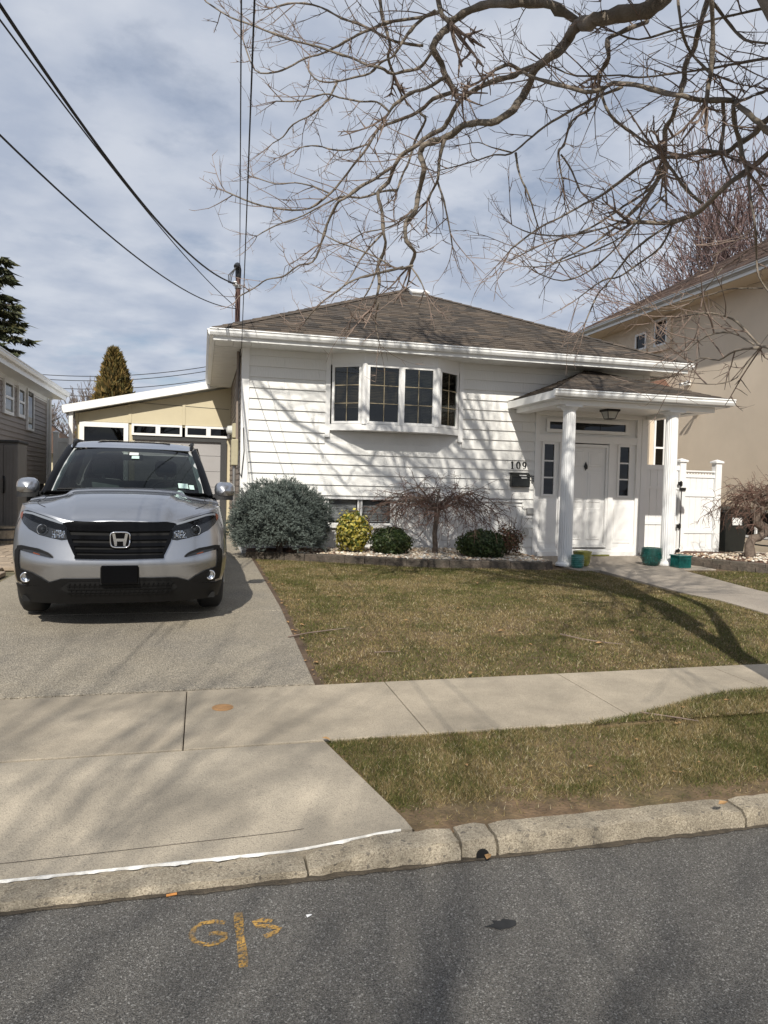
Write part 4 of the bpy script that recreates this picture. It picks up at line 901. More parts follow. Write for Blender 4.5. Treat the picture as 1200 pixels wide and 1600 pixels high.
# ---- wheeled bin
bn = thing('wheeled_bin', 'black wheeled rubbish bin with white sticker beside the gate', 'bin', (11.1, 13.15, .36))
bx, by, bz = 11.08, 13.12, .37
def taper(mb, x0, x1, y0, y1, z0, z1, e): 
    return mb.add([(x0+e, y0+e, z0), (x1-e, y0+e, z0), (x1-e, y1-e, z0), (x0+e, y1-e, z0), (x0, y0, z1), (x1, y0, z1), (x1, y1, z1), (x0, y1, z1)], [(0,3,2,1),(4,5,6,7),(0,1,5,4),(1,2,6,5),(2,3,7,6),(3,0,4,7)])
obj('body', taper(MB(), bx-.29, bx+.29, by-.3, by+.3, bz+.05, bz+.92, .06), 'bin_plastic', bn)
obj('rim', MB().bbox(bx-.32, bx+.32, by-.33, by+.33, bz+.88, bz+.94, .015), 'bin_plastic', bn)
mb = MB(); mb.grid([[(bx-.33+.66*i/8, by-.36+.74*j/6, bz+.945+.07*math.sin(math.pi*i/8)**.5*math.sin(math.pi*(j+.6)/7.2)**.5) for i in range(9)] for j in range(7)]); obj('lid', mb, 'bin_plastic', bn, True)
for s_ in (-1, 1): obj('wheel', MB().lathe((bx+s_*.27-.03, by+.2, bz+.10), [(.10, 0), (.11, .01), (.11, .05), (.10, .06)], 16, 'x'), 'black_rubber', bn)
obj('handle', MB().tube([(bx-.25, by+.34, bz+.95), (bx+.25, by+.34, bz+.95)], .02, 8), 'bin_plastic', bn)
obj('sticker', MB().box(bx-.13, bx+.12, by-.305, by-.294, bz+.62, bz+.78), 'paper', bn).location = (0, -.0, 0)

# ------------------------------------------------------------------ neighbour on the right
rn = thing('stucco_house', 'two storey beige stucco house with brown roof at the right edge', 'house', (12.4, 16, .36))
SX = 12.4
mb = MB(); mb.box(SX, 24, 8.0, 21.3, 1.46, 6.6); obj('wall', mb, 'stucco', rn)
mb = MB()
for a, b_, c, d in cells(8.0, 21.2, .2, 1.36, [(13.2, 14.5, .62, 1.30)]): mb.box(SX+.06, SX+.25, a, b_, c, d)
obj('basement_wall', mb, 'stucco', rn)
mb = MB(); mb.box(SX-.05, SX+.3, 8.0, 21.25, 1.36, 1.46); obj('water_table', mb, 'stucco', rn)
def side_win(y0, y1, z0, z1, x=SX, name='window', proud=.05, fr=.06):
    f = obj(name, MB().box(x-proud, x+.01, y0, y1, z0, z0+fr).box(x-proud, x+.01, y0, y1, z1-fr, z1).box(x-proud, x+.01, y0, y0+fr, z0+fr, z1-fr).box(x-proud, x+.01, y1-fr, y1, z0+fr, z1-fr), 'white_vinyl', rn)
    obj('pane', MB().box(x-.02, x-.012, y0+fr, y1-fr, z0+fr, z1-fr), 'dark_glass', f)
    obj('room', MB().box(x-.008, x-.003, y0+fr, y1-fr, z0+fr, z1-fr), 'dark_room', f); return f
side_win(18.2, 18.75, 5.78, 6.28); side_win(17.25, 17.84, 5.74, 6.50)
for y0_, y1_, z0_, z1_ in ((18.1, 18.85, 5.66, 5.775), (17.05, 18.0, 5.60, 5.735)): obj('stucco_sill', MB().box(SX-.1, SX+.01, y0_, y1_, z0_, z1_), 'stucco', rn)
for y0_, y1_ in ((17.08, 17.245), (17.845, 18.0)): obj('stucco_trim', MB().box(SX-.06, SX+.01, y0_, y1_, 5.74, 6.5), 'stucco', rn)
f = side_win(13.22, 14.48, .64, 1.28, SX+.12, 'basement_window', .05, .05)
obj('window_mullion', MB().box(SX+.07, SX+.14, 13.82, 13.88, .69, 1.23), 'white_vinyl', f)
# ground floor bump-out with its own small roof
mb = MB(); mb.box(SX-.5, SX, 17.2, 19.6, .3, 4.40); obj('side_bay', mb, 'stucco', rn)
sbr = MB(); sbr.col = (.15,.08,.055); sbr.add([(SX-.75, 16.9, 4.36), (SX-.0, 16.9, 4.36), (SX-.0, 17.6, 5.06), (SX-.75, 19.9, 4.36), (SX, 19.9, 4.36), (SX, 19.2, 5.06)], [(0,1,2), (0,2,5,3), (3,5,4), (0,3,4,1)]); obj('side_bay_roof', sbr, 'brown_roof', rn)
f = obj('bay_front_window', MB().box(SX-.38, SX-.02, 17.16, 17.199, 2.33, 2.40).box(SX-.38, SX-.02, 17.16, 17.199, 3.82, 3.88).box(SX-.38, SX-.33, 17.16, 17.199, 2.40, 3.82).box(SX-.08, SX-.02, 17.16, 17.199, 2.40, 3.82).box(SX-.33, SX-.08, 17.16, 17.199, 2.85, 2.90), 'white_vinyl', rn); obj('pane', MB().box(SX-.33, SX-.08, 17.185, 17.195, 2.40, 3.82), 'dark_glass', f)
# eave and roof
ez = 6.62
mb = MB(); mb.box(SX-.62, SX, 7.6, 21.9, ez-.06, ez-.03); obj('soffit', mb, 'stucco', rn)
mb = MB(); mb.box(SX-.64, SX-.6, 7.6, 21.9, ez-.06, ez+.12); obj('fascia', mb, 'white_metal', rn)
mb = MB(); mb.extrude([(SX-.64+(y-11.98)*1.0, 7.6, z) for y, z in gutter_prof_y(11.98, ez+.13)], (0, 14.3, 0)); obj('gutter', mb, 'steel', rn)
mb = MB(); mb.add([(SX-.66, 7.5, ez+.12), (24.6, 7.5, ez+.12), (24.6, 21.95, ez+.12), (SX-.66, 21.95, ez+.12), (18.2, 12.5, ez+3.7), (18.2, 17.0, ez+3.7)], [(0,1,4), (1,2,5,4), (2,3,5), (3,0,4,5), (0,3,2,1)]); rr_ = obj('roof', mb, 'roof_deck', rn)
BP = [(.115,.072,.052), (.095,.06,.044), (.13,.082,.06), (.08,.053,.04)]
shingle_face((SX-.68, 21.95, ez+.125), (SX-.68, 7.5, ez+.125), (18.2, 17.0, ez+3.705), (18.2, 12.5, ez+3.705), 34, .4, rr_, BP, 'brown_roof')
def flood(y, z):
    f = obj('flood_light', MB().box(SX-.05, SX, y-.06, y+.06, z-.06, z+.06), 'paper', rn)
    for s_ in (-1, 1): obj('lamp_head', MB().tube([(SX-.05, y, z), (SX-.09, y+s_*.05, z-.01), (SX-.15, y+s_*.09, z-.03), (SX-.2, y+s_*.1, z-.05)], [.015, .022, .04, .05], 10), 'paper', f)
flood(16.3, 4.55); flood(15.9, 3.76)
obj('hose', MB().tube([(SX+.0, 12.4, .52), (SX-.05, 13.5, .50), (SX-.02, 14.6, .52), (SX-.05, 15.5, .5)], .018, 6), 'black_rubber', rn)

# ------------------------------------------------------------------ garden beds
BEDF = [(.72, 12.0), (.92, 11.88), (1.5, 11.62), (2.15, 11.32), (2.9, 10.92), (3.7, 10.58), (4.5, 10.50), (5.2, 10.50), (5.6, 10.62), (5.80, 10.95)]
mb = MB(); rows = [[(x, y+.1, G(x, y)+.085+.02*math.sin(x*3)), ((x+max(.78, x))/2, (y+12.6)/2, G(x, y)+.11+.02*math.cos(x*4)), (max(.78, x), 12.63, G(x, 12.6)+.10)] for x, y in BEDF]
mb.grid(rows); struct('bed_soil', mb, 'mulch')
def path_pts(pl_, step):
    pts = []; acc = 0
    pl_ = [np.array(p, float) for p in pl_]
    seg = [np.linalg.norm(b_-a) for a, b_ in zip(pl_, pl_[1:])]; tot = sum(seg); s = 0; outp = []
    while s <= tot:
        r_ = s
        for k, L_ in enumerate(seg):
            if r_ <= L_ or k == len(seg)-1: outp.append(pl_[k]+(pl_[k+1]-pl_[k])*min(1, r_/L_)); break
            r_ -= L_
        s += step
    return outp
def edging(label, line, step, hgt, courses=1):
    e = thing('bed_edging', label, 'edging', (*line[len(line)//2], .36))
    pts = path_pts(line, step)
    for c in range(courses):
        off = 0 if c % 2 == 0 else step/2
        pp = pts if c % 2 == 0 else path_pts([pts[0]+(pts[1]-pts[0])*.5]+[np.array(p) for p in pts[1:]], step)
        for a, b_ in zip(pp, pp[1:]):
            d = (b_-a); w = np.linalg.norm(d); d = d/w; nr = np.array([-d[1], d[0]]); z0 = G(*a)-.03+c*hgt; z1 = z0+hgt+(.03 if c == 0 else 0)+random.uniform(-.004, .004)
            mb = MB(); k = .004; tl = .008; jit = lambda: random.uniform(-.005, .005)
            q = [a+d*k, b_-d*k, b_-d*k*3+nr*.17, a+d*k*3+nr*.17]; q2 = [a+d*.012+nr*.012, b_-d*.012+nr*.012, b_-d*.014+nr*.16, a+d*.014+nr*.16]
            vs_ = [(p[0]+jit(), p[1]+jit(), z0) for p in q]+[(p[0]+jit(), p[1]+jit(), z1-.012) for p in q]+[(p[0], p[1], z1+jit()*.5) for p in q2]
            mb.add(vs_, [(0,1,5,4),(1,2,6,5),(2,3,7,6),(3,0,4,7),(4,5,9,8),(5,6,10,9),(6,7,11,10),(7,4,8,11),(8,9,10,11)]); obj('block', mb, 'block', e)
    return e
edging('low curved edging of weathered dark blocks round the main bed', BEDF, .34, .11)
RB = [(8.5, 11.55), (8.45, 11.1), (8.62, 10.72), (8.95, 10.25), (9.4, 9.7), (10.0, 9.2)]
edging('stacked dark stone edging of the bed under the twisted maple', RB, .28, .09, 2)
mb = MB(); mb.grid([[(x+.05, y+.05, G(x, y)+.13), (x+.8, y+.6, G(x, y)+.15), (11.2, 12.0+.0*y, .46)] for x, y in RB]); struct('maple_bed_soil', mb, 'mulch')
# white pebbles (uncountable)
def inside_bed(x, y): return y > np.interp(x, [p[0] for p in BEDF], [p[1] for p in BEDF])+.16
def pebbles(name, label, n, sampler, zf, pal, size):
    ico = bmesh.new(); bmesh.ops.create_icosphere(ico, subdivisions=1, radius=1); bv = np.array([v.co[:] for v in ico.verts]); bf = np.array([[v.index for v in f.verts] for f in ico.faces]); ico.free()
    V = []; Fc = []; Cc = []; k = 0
    while k < n:
        x, y = sampler()
        if x is None: continue
        s = size*random.uniform(.5, 1.3); sc = np.array([s, s*random.uniform(.6, 1), s*random.uniform(.45, .7)])
        a = random.random()*6.28; vv = bv*sc*(1+RNG.uniform(-.18, .18, (len(bv), 1))); vv = np.stack([vv[:, 0]*math.cos(a)-vv[:, 1]*math.sin(a), vv[:, 0]*math.sin(a)+vv[:, 1]*math.cos(a), vv[:, 2]], 1)+(x, y, zf(x, y)+s*.2+random.random()*.02)
        V.append(vv); Fc.append(bf+k*len(bv)); c = np.array(random.choice(pal))*random.uniform(.75, 1.2); Cc.append(np.tile(c, (len(bv), 1))); k += 1
    o = raw_mesh(name, np.concatenate(V), 3, np.concatenate(Fc).ravel(), 'stone', np.concatenate(Cc), kind='stuff'); tag(o, label, 'pebbles', kind='stuff')
def bs():
    x = random.uniform(1.5, 5.7); y = random.uniform(10.6, 12.58)
    if not inside_bed(x, y): return None, None
    if x < 2.2 and random.random() < .75: return None, None
    return x, y
SP = [(.62,.56,.46), (.52,.44,.33), (.70,.66,.58), (.45,.36,.26), (.60,.50,.40), (.40,.27,.18)]
pebbles('bed_pebbles', 'cream and white pebbles filling the main bed', 3600, bs, lambda x, y: G(x, y)+.085, SP, .034)
def bs2():
    x = random.uniform(8.6, 11); y = random.uniform(9.6, 11.7)
    return (x, y) if y > np.interp(x, [8.5, 8.62, 8.95, 9.4, 10], [11.1, 10.72, 10.25, 9.7, 9.2])+.25 and x > 8.7 else (None, None)
pebbles('maple_bed_pebbles', 'pale pebbles round the twisted maple trunk', 700, bs2, lambda x, y: .49, SP, .03)

# ------------------------------------------------------------------ shrubs
def leaf_cloud(n, center, rad, size, pal, shape='leaf', power=1/2.6, flat=.0, lump=.12, seed=1, base_cut=-.75):
    rg = np.random.default_rng(seed); c = np.array(center); rad = np.array(rad)
    d = rg.normal(size=(n*2, 3)); d /= np.linalg.norm(d, axis=1)[:, None]; d = d[d[:, 2] > base_cut][:n]; n = len(d)
    az = np.arctan2(d[:, 1], d[:, 0]); lump_ = 1+1.35*lump*(np.sin(az*3+d[:, 2]*4+seed)*.5+np.sin(az*7-d[:, 2]*6+seed*2)*.35+np.sin(az*13+d[:, 2]*15)*.3)
    rr = rg.random(n)**power*lump_
    p = c+d*rad*rr[:, None]
    nr = d+rg.normal(size=(n, 3))*.55; nr /= np.linalg.norm(nr, axis=1)[:, None]
    t = np.cross(nr, rg.normal(size=(n, 3))); t /= np.linalg.norm(t, axis=1)[:, None]; b_ = np.cross(nr, t)
    s = size*(.6+.8*rg.random((n, 1)))
    v = np.stack([p-t*s*.5, p+b_*s*.32+nr*s*.12, p+t*s*.5, p-b_*s*.32+nr*s*.12], 1).reshape(-1, 3)
    col = np.array(pal)[rg.integers(0, len(pal), n)]*(.7+.6*rg.random((n, 1)))
    return v, np.arange(n*4), np.repeat(col, 4, 0)
def shrub(name, label, base, rad, n, size, pal, seed, stem=True, group=None, lump=.12):
    s = thing(name, label, 'shrub', base, group); c = (base[0], base[1], base[2]+rad[2]*.92)
    v, l_, co = leaf_cloud(n, c, rad, size, pal, seed=seed, lump=lump)
    raw_mesh('foliage', v, 4, l_, 'leaf', co, parent=s)
    for k in range(5):
        a = k*1.26+seed; obj('stem', MB().tube([base, (base[0]+rad[0]*.3*math.cos(a), base[1]+rad[1]*.3*math.sin(a), base[2]+rad[2]*.6), (base[0]+rad[0]*.55*math.cos(a), base[1]+rad[1]*.55*math.sin(a), base[2]+rad[2]*1.2)], [.014, .01, .005], 5), 'maple_bark', s)
    return s
GR = [(.045,.075,.02), (.06,.09,.025), (.032,.055,.016), (.08,.095,.03)]
shrub('boxwood_shrub', 'round dark green boxwood right of the yellow shrub', (3.12, 11.65, .46), (.36, .34, .26), 7000, .042, GR, 3)
shrub('boxwood_shrub', 'round dark green boxwood in front of the brown shrub', (4.56, 11.15, .45), (.41, .38, .26), 8500, .042, GR, 5)
YE = [(.50,.40,.05), (.58,.50,.10), (.42,.36,.06), (.14,.17,.03), (.09,.13,.025), (.62,.55,.2)]
shrub('variegated_shrub', 'yellow and green variegated shrub in front of the basement window', (2.50, 11.85, .48), (.29, .27, .38), 3600, .06, YE, 8, lump=.16)
BR = [(.16,.075,.045), (.12,.06,.035), (.08,.075,.03), (.20,.10,.06), (.06,.06,.025)]
sb_ = shrub('brown_shrub', 'reddish brown wiry shrub beside the doorway end of the bed', (5.22, 11.55, .46), (.28, .26, .28), 2800, .035, BR, 13, lump=.25)
mb = MB()
for k in range(26):
    a = random.random()*6.28; l_ = random.uniform(.5, .72); p0 = np.array((5.25, 11.55, .55)); e_ = p0+np.array((math.cos(a)*.38*random.random()+.1, math.sin(a)*.3*random.random(), l_)); mb.tube([p0, (p0+e_)/2+np.array((0, 0, .04)), e_], [.004, .003, .0015], 4)
obj('twigs', mb, 'twig', sb_)
# leggy stems of the yellow shrub
# globe spruce: short needled sprigs over a dome
def spruce(base, rad, n, seed):
    s = thing('globe_spruce', 'blue grey globe spruce at the left corner of the house', 'shrub', base); rg = np.random.default_rng(seed)
    c = np.array((base[0], base[1], base[2]+rad[2]*.85)); V = []; Cc = []
    d = rg.normal(size=(n*2, 3)); d /= np.linalg.norm(d, axis=1)[:, None]; d = d[d[:, 2] > -.62][:n]; n = len(d)
    az = np.arctan2(d[:, 1], d[:, 0])
    lump = 1+.075*np.sin(az*3+d[:, 2]*5)+.065*np.sin(az*8-d[:, 2]*9)+.06*np.sin(az*15+d[:, 2]*19)
    rr = (rg.random(n)**(1/5))*lump
    p = c+d*np.array(rad)*rr[:, None]
    ax = d*np.array([1, 1, .6])+np.array([0, 0, .35])+rg.normal(size=(n, 3))*.35; ax /= np.linalg.norm(ax, axis=1)[:, None]
    K = 9
    for k in range(K):
        f = k/K
        q = rg.normal(size=(n, 3)); q -= ax*(q*ax).sum(1)[:, None]; q /= np.linalg.norm(q, axis=1)[:, None]
        o_ = p+ax*(.055*f)[..., None] if False else p+ax*(.055*f)
        tip = o_+ax*.028+q*.026; sd_ = np.cross(ax, q)*.0042
        V.append(np.stack([o_-sd_, o_+sd_, tip], 1)); col = np.array([.115, .140, .122])*(.55+.75*rg.random((n, 1)))*(1+.25*(f-.4)); Cc.append(np.repeat(col, 3, 0).reshape(n, 3, 3))
    v = np.concatenate(V).reshape(-1, 3); cc = np.concatenate(Cc).reshape(-1, 3)
    raw_mesh('foliage', v, 3, np.arange(len(v)), 'needle', cc, parent=s)
    mb = MB(); 
    for k in range(60):
        dd = d[k*7]; e_ = c+dd*np.array(rad)*.85; mb.tube([(base[0], base[1], base[2]+.1), tuple((c*.5+e_*.5)), tuple(e_)], [.03, .018, .006], 5)
    obj('branches', mb, 'maple_bark', s)
    obj('stem', MB().tube([(base[0], base[1], base[2]-.05), (base[0], base[1], base[2]+.5)], .05, 8), 'maple_bark', s)
spruce((1.28, 11.98, .45), (.82, .62, .66), 15000, 4)

# ------------------------------------------------------------------ pots by the porch
def pot(name, label, c, prof, m_, ribs=0, square=None, dots=None):
    t_ = thing(name, label, 'pot', c, 'glazed pots by the porch')
    if square:
        w, h = square; mb = MB(); mb.box(c[0]-w/2, c[0]+w/2, c[1]-w/2, c[1]+w/2, c[2]+.0, c[2]+.03)
        for (x0_, x1_, y0_, y1_) in ((-w/2, w/2, -w/2, -w/2+.025), (-w/2, w/2, w/2-.025, w/2), (-w/2, -w/2+.025, -w/2+.025, w/2-.025), (w/2-.025, w/2, -w/2+.025, w/2-.025)): mb.box(c[0]+x0_, c[0]+x1_, c[1]+y0_, c[1]+y1_, c[2]+.03, c[2]+h)
        obj('body', mb, m_, t_)
        for k in range(8):
            x = c[0]-w/2+.02+k*(w-.04)/7; obj('rib', MB().box(x-.008, x+.008, c[1]-w/2-.01, c[1]-w/2-.001, c[2]+.03, c[2]+h-.03), m_, t_)
        obj('rim', MB().box(c[0]-w/2-.012, c[0]+w/2+.012, c[1]-w/2-.014, c[1]-w/2+.03, c[2]+h, c[2]+h+.025).box(c[0]-w/2-.012, c[0]+w/2+.012, c[1]+w/2-.03, c[1]+w/2+.014, c[2]+h, c[2]+h+.025).box(c[0]-w/2-.012, c[0]-w/2+.03, c[1]-w/2+.03, c[1]+w/2-.03, c[2]+h, c[2]+h+.025).box(c[0]+w/2-.03, c[0]+w/2+.012, c[1]-w/2+.03, c[1]+w/2-.03, c[2]+h, c[2]+h+.025), m_, t_)
        obj('soil', MB().box(c[0]-w/2+.026, c[0]+w/2-.026, c[1]-w/2+.026, c[1]+w/2-.026, c[2]+.03, c[2]+h-.04), 'soil', t_); return
    pr = []
    for r_, h in prof: pr.append((r_, h))
    smooth_by_angle(obj('body', MB().lathe(c, pr, 32), m_, t_), 40)
    for k in range(ribs):
        h = prof[0][1]+.03+k*(prof[3][1]-.05)/max(1, ribs); r_ = float(np.interp(h, [p[1] for p in prof[:4]], [p[0] for p in prof[:4]]))
        obj('band', MB().lathe((c[0], c[1], c[2]+h), [(r_, 0), (r_+.008, .008), (r_, .016)], 28, cap=False), m_, t_)
    if dots:
        mb = MB()
        for k in range(150):
            a = random.random()*6.28; h = random.uniform(.05, prof[3][1]-.06); r_ = float(np.interp(h, [p[1] for p in prof[:4]], [p[0] for p in prof[:4]])); s_ = random.uniform(.006, .013)
            mb.lathe((c[0]+(r_-.001)*math.cos(a), c[1]+(r_-.001)*math.sin(a), c[2]+h), [(.001, -s_), (s_*.8, -s_*.5), (s_*.8, s_*.5), (.001, s_)], 5)
        obj('relief', mb, dots, t_)
    obj('soil', MB().lathe((c[0], c[1], c[2]+prof[3][1]-.05), [(.001, .01), (prof[-1][0]-.01, 0)], 20), 'soil', t_)
pot('glazed_pot', 'small light teal ribbed pot at the foot of the left porch column', (6.12, 10.72, .36), [(.085, 0), (.105, .03), (.11, .12), (.105, .21), (.092, .21), (.09, .15)], 'teal_light', 5)
pot('glazed_pot', 'olive green pot just behind the light teal pot', (6.36, 10.98, .36), [(.10, 0), (.12, .03), (.145, .16), (.16, .25), (.14, .25), (.13, .18)], 'olive_glaze', 3)
pot('glazed_pot', 'large round dark teal pot with pebbled relief left of the right column', (7.72, 10.98, .36), [(.12, 0), (.145, .03), (.185, .17), (.175, .31), (.15, .31), (.15, .24)], 'teal_dark', 0, None, 'teal_glaze')
pot('glazed_pot', 'square teal ribbed planter at the foot of the right column', (8.08, 10.66, .36), None, 'teal_glaze', square=(.24, .19))

# ------------------------------------------------------------------ bare trees
def rvec(): 
    v = Vector((random.gauss(0, 1), random.gauss(0, 1), random.gauss(0, 1))); return v.normalized()
def grow(mb, twig, p, d, length, r, lvl, maxl, kids=4, spread=.75, upb=.15, jitter=.18, shrink=.62, seg=5, minr=.003, rdrop=.45, filt=None):
    pts = [Vector(p)]; rad = [r]; d = Vector(d).normalized()
    for i in range(seg):
        d = (d+rvec()*jitter+Vector((0, 0, upb*.3))).normalized(); q = pts[-1]+d*length/seg
        if filt and not filt(q): break
        pts.append(q); rad.append(max(minr, r*(1-(1-rdrop)*(i+1)/seg)))
    if len(pts) < 2: return
    (mb if r > .012 or twig is None else twig).tube(pts, rad, 7 if r > .05 else (5 if r > .015 else 3), cap=False)
    if lvl >= maxl: return
    for k in range(kids):
        f = random.uniform(.3, 1.0); i = min(len(pts)-1, max(1, int(f*(len(pts)-1)+.5))); t_ = (pts[i]-pts[i-1]).normalized()
        nd = (t_+(rvec()-t_*0)*spread+Vector((0, 0, upb))).normalized()
        grow(mb, twig, pts[i], nd, length*shrink*random.uniform(.7, 1.25), max(minr, rad[i]*random.uniform(.5, .72)), lvl+1, maxl, kids, spread, upb, jitter, shrink, max(3, seg-1), minr, rdrop, filt)
    t_ = (pts[-1]-pts[-2]).normalized()
    grow(mb, twig, pts[-1], t_, length*.75, rad[-1], lvl+1, maxl, kids, spread, upb, jitter, shrink, max(3, seg-1), minr, rdrop, filt)
# --- weeping maple in the main bed
def weeping(name, label, base, trunk, top, R_, H_, nlimb, seed, n_sub=11, droop=.5, arch=.55):
    random.seed(seed); t_ = thing(name, label, 'tree', base)
    smooth_by_angle(obj('trunk', MB().tube(trunk[0], trunk[1], 10), 'maple_bark', t_), 60)
    tw = MB(); top = Vector(top)
    for k in range(nlimb):
        a = 2*math.pi*k/nlimb+random.uniform(-.3, .3); rr_ = R_*random.uniform(.55, 1.0); hh = H_*random.uniform(.3, 1.0)
        dirv = Vector((math.cos(a), math.sin(a), 0)); pts = [top]
        for i in range(1, 8):
            f = i/7; z = hh*math.sin(math.pi*min(1, f*.9))*arch*1.4-(f**2.4)*H_*droop*random.uniform(.6, 1.1)
            pts.append(top+dirv*rr_*f+Vector((random.gauss(0, .03), random.gauss(0, .03), z+random.gauss(0, .025))))
        rad = [.016*(1-.8*i/7)+.002 for i in range(8)]
        mb = MB().tube(pts, rad, 6); obj('branch', mb, 'maple_bark', t_)
        for s_ in range(n_sub):
            i = random.randint(2, 7); d = (pts[i]-pts[i-1]).normalized()
            sp = pts[i]; nd = (d*.6+rvec()*.8+Vector((0, 0, .25))).normalized()
            q = [sp]
            for j in range(4): nd = (nd+rvec()*.3+Vector((0, 0, -.22))).normalized(); q.append(q[-1]+nd*R_*.085*random.uniform(.6, 1.2))
            tw.tube(q, [.0065, .0055, .0045, .0035, .0025], 3, cap=False)
            for m_ in range(4):
                j = random.randint(1, 4); nn_ = (rvec()+Vector((0, 0, -.25))+nd*.4).normalized(); e1 = q[j]+nn_*R_*.07*random.uniform(.5, 1.3); e2 = e1+(nn_+rvec()*.5+Vector((0, 0, -.3))).normalized()*R_*.05
                tw.tube([q[j], e1, e2], [.0042, .0034, .002], 3, cap=False)
    obj('twigs', tw, 'maple_twig', t_, kind='stuff'); return t_
mx0, my0 = 3.90, 11.62
weeping('weeping_maple', 'small bare weeping maple with straight trunk in the main bed', (mx0, my0, .45),
        ([(mx0, my0, .40), (mx0+.01, my0, .62), (mx0-.01, my0, .85), (mx0+.015, my0, 1.08), (mx0+.03, my0, 1.30)], [.06, .045, .042, .045, .05]), (mx0+.03, my0, 1.25), 1.38, .62, 22, 21, 13, .36, .5)
mx1, my1 = 9.85, 11.0
weeping('weeping_maple', 'bare weeping maple with twisted S shaped trunk at the right edge', (mx1, my1, .46),
        ([(mx1-.02, my1, .40), (mx1-.04, my1, .55), (mx1-.08, my1-.02, .72), (mx1+.0, my1, .84), (mx1+.14, my1, .86), (mx1+.24, my1, .93), (mx1+.22, my1, 1.06), (mx1+.10, my1, 1.12), (mx1+.06, my1, 1.25), (mx1+.18, my1, 1.42)], [.11, .10, .085, .08, .075, .085, .095, .085, .08, .07]), (mx1+.2, my1, 1.42), 1.05, .64, 22, 33, 17, .45, .5)
# --- background trees
def bare_tree(label, base, h, seed, m_, maxl=5, kids=4, r=.16, spread=.65, upb=.22, group='bare trees behind the houses', lean=(0, 0, 1), minr=.008):
    random.seed(seed); t_ = thing('bare_tree', label, 'tree', base, group); mb = MB(); tw = MB()
    obj('trunk', MB().tube([base, (base[0], base[1], base[2]+h*.3)], [r*1.1, r*.85], 8), m_, t_)
    for k in range(5): grow(mb, tw, (base[0], base[1], base[2]+h*(.18+.03*k)), (random.gauss(0, .45), random.gauss(0, .45), 1), h*.34, r*.6, 1, maxl, kids, spread, upb, minr=minr)
    obj('branches', mb, m_, t_, kind='stuff')
bare_tree('bare reddish tree rising behind the stucco house roof', (23.8, 27.5, .4), 14.8, 5, 'red_twig', 5, 5, .3, .8, .16, minr=.014)
bare_tree('bare greyish tree left of the brown cone tree', (-6.4, 44, .4), 5.6, 9, 'grey_twig', 5, 3, .12, .7, .2, minr=.014)
bare_tree('low bare tree between grey house eave and cone tree', (-8.6, 40, .4), 4.6, 14, 'grey_twig', 5, 3, .12, .75, .2, minr=.013)
# arborvitae cone
def conifer_cone(label, base, h, rad, n, pal, seed, size):
    t_ = thing('cone_tree', label, 'tree', base); rg = np.random.default_rng(seed)
    f = rg.random(n)**.75; a = rg.random(n)*2*np.pi; prof = rad*(1-f)**.75*(1+.13*np.sin(a*3+f*9)+.09*np.sin(a*7-f*23)); rr_ = prof*(rg.random(n)**.3)
    p = np.stack([base[0]+rr_*np.cos(a), base[1]+rr_*np.sin(a), base[2]+.2+f*h], 1)
    upv = np.stack([np.cos(a)*.45, np.sin(a)*.45, np.ones(n)], 1)+rg.normal(size=(n, 3))*.35; upv /= np.linalg.norm(upv, axis=1)[:, None]
    s_ = np.cross(upv, rg.normal(size=(n, 3))); s_ /= np.linalg.norm(s_, axis=1)[:, None]; sz = size*(.6+.8*rg.random((n, 1)))
    v = np.stack([p-s_*sz*.28, p+s_*sz*.28, p+upv*sz], 1).reshape(-1, 3)
    col = np.array(pal)[rg.integers(0, len(pal), n)]*(.6+.8*rg.random((n, 1)))
    raw_mesh('crown', v, 3, np.arange(n*3), 'needle', np.repeat(col, 3, 0), parent=t_); obj('trunk', MB().tube([base, (base[0], base[1], base[2]+h*.9)], [.14, .02], 8), 'maple_bark', t_)
q = P(178, 552, 34)
conifer_cone('brown green cone shaped evergreen behind the garage roof', (q[0], 34, .4), q[2]-.6, 1.75, 20000, [(.17,.115,.03), (.12,.095,.025), (.21,.135,.04), (.08,.07,.02)], 6, .30)
# tall spruce at the left edge: tiers of drooping boughs
def tall_spruce(label, base, h, seed):
    random.seed(seed); t_ = thing('tall_spruce', label, 'tree', base); rg = np.random.default_rng(seed); V = []; Cc = []
    obj('trunk', MB().tube([base, (base[0], base[1], base[2]+h)], [.28, .03], 8), 'bark', t_); br = MB()
    z = 2.5
    while z < h-.2:
        L_ = (h-z)/h*2.6+.35
        for k in range(7):
            a = random.random()*6.28; ln_ = L_*random.uniform(.6, 1.1); d = np.array((math.cos(a), math.sin(a), 0)); pts = [np.array((base[0], base[1], base[2]+z))+d*ln_*f+np.array((0, 0, -.28*ln_*f+.16*ln_*f*f)) for f in (0, .3, .6, .85, 1)]
            br.tube(pts, [.04, .03, .02, .012, .006], 4, cap=False)
            n_ = int(90*ln_); f = rg.random(n_)**.7; base_p = np.stack([np.interp(f, (0, .3, .6, .85, 1), [p[i] for p in pts]) for i in range(3)], 1)
            off = rg.normal(size=(n_, 3))*np.array([.16, .16, .06]); tip = base_p+off+np.array([0, 0, -.16])*rg.random((n_, 1))+d*.14; sd_ = rg.normal(size=(n_, 3))*.05
            V.append(np.stack([base_p+off*.3-sd_, base_p+off*.3+sd_, tip], 1)); Cc.append(np.repeat(np.array([.04, .05, .022])*(.5+.9*rg.random((n_, 1)))+np.array([.05, .03, .0])*rg.random((n_, 1))**3, 3, 0))
        z += .34
    obj('branches', br, 'bark', t_); v = np.concatenate(V).reshape(-1, 3); raw_mesh('crown', v, 3, np.arange(len(v)), 'needle', np.concatenate(Cc), parent=t_)
q = P(-6, 385, 32); tall_spruce('dark spruce with drooping boughs at the left edge', (q[0], 32, .4), q[2]-.4, 3)
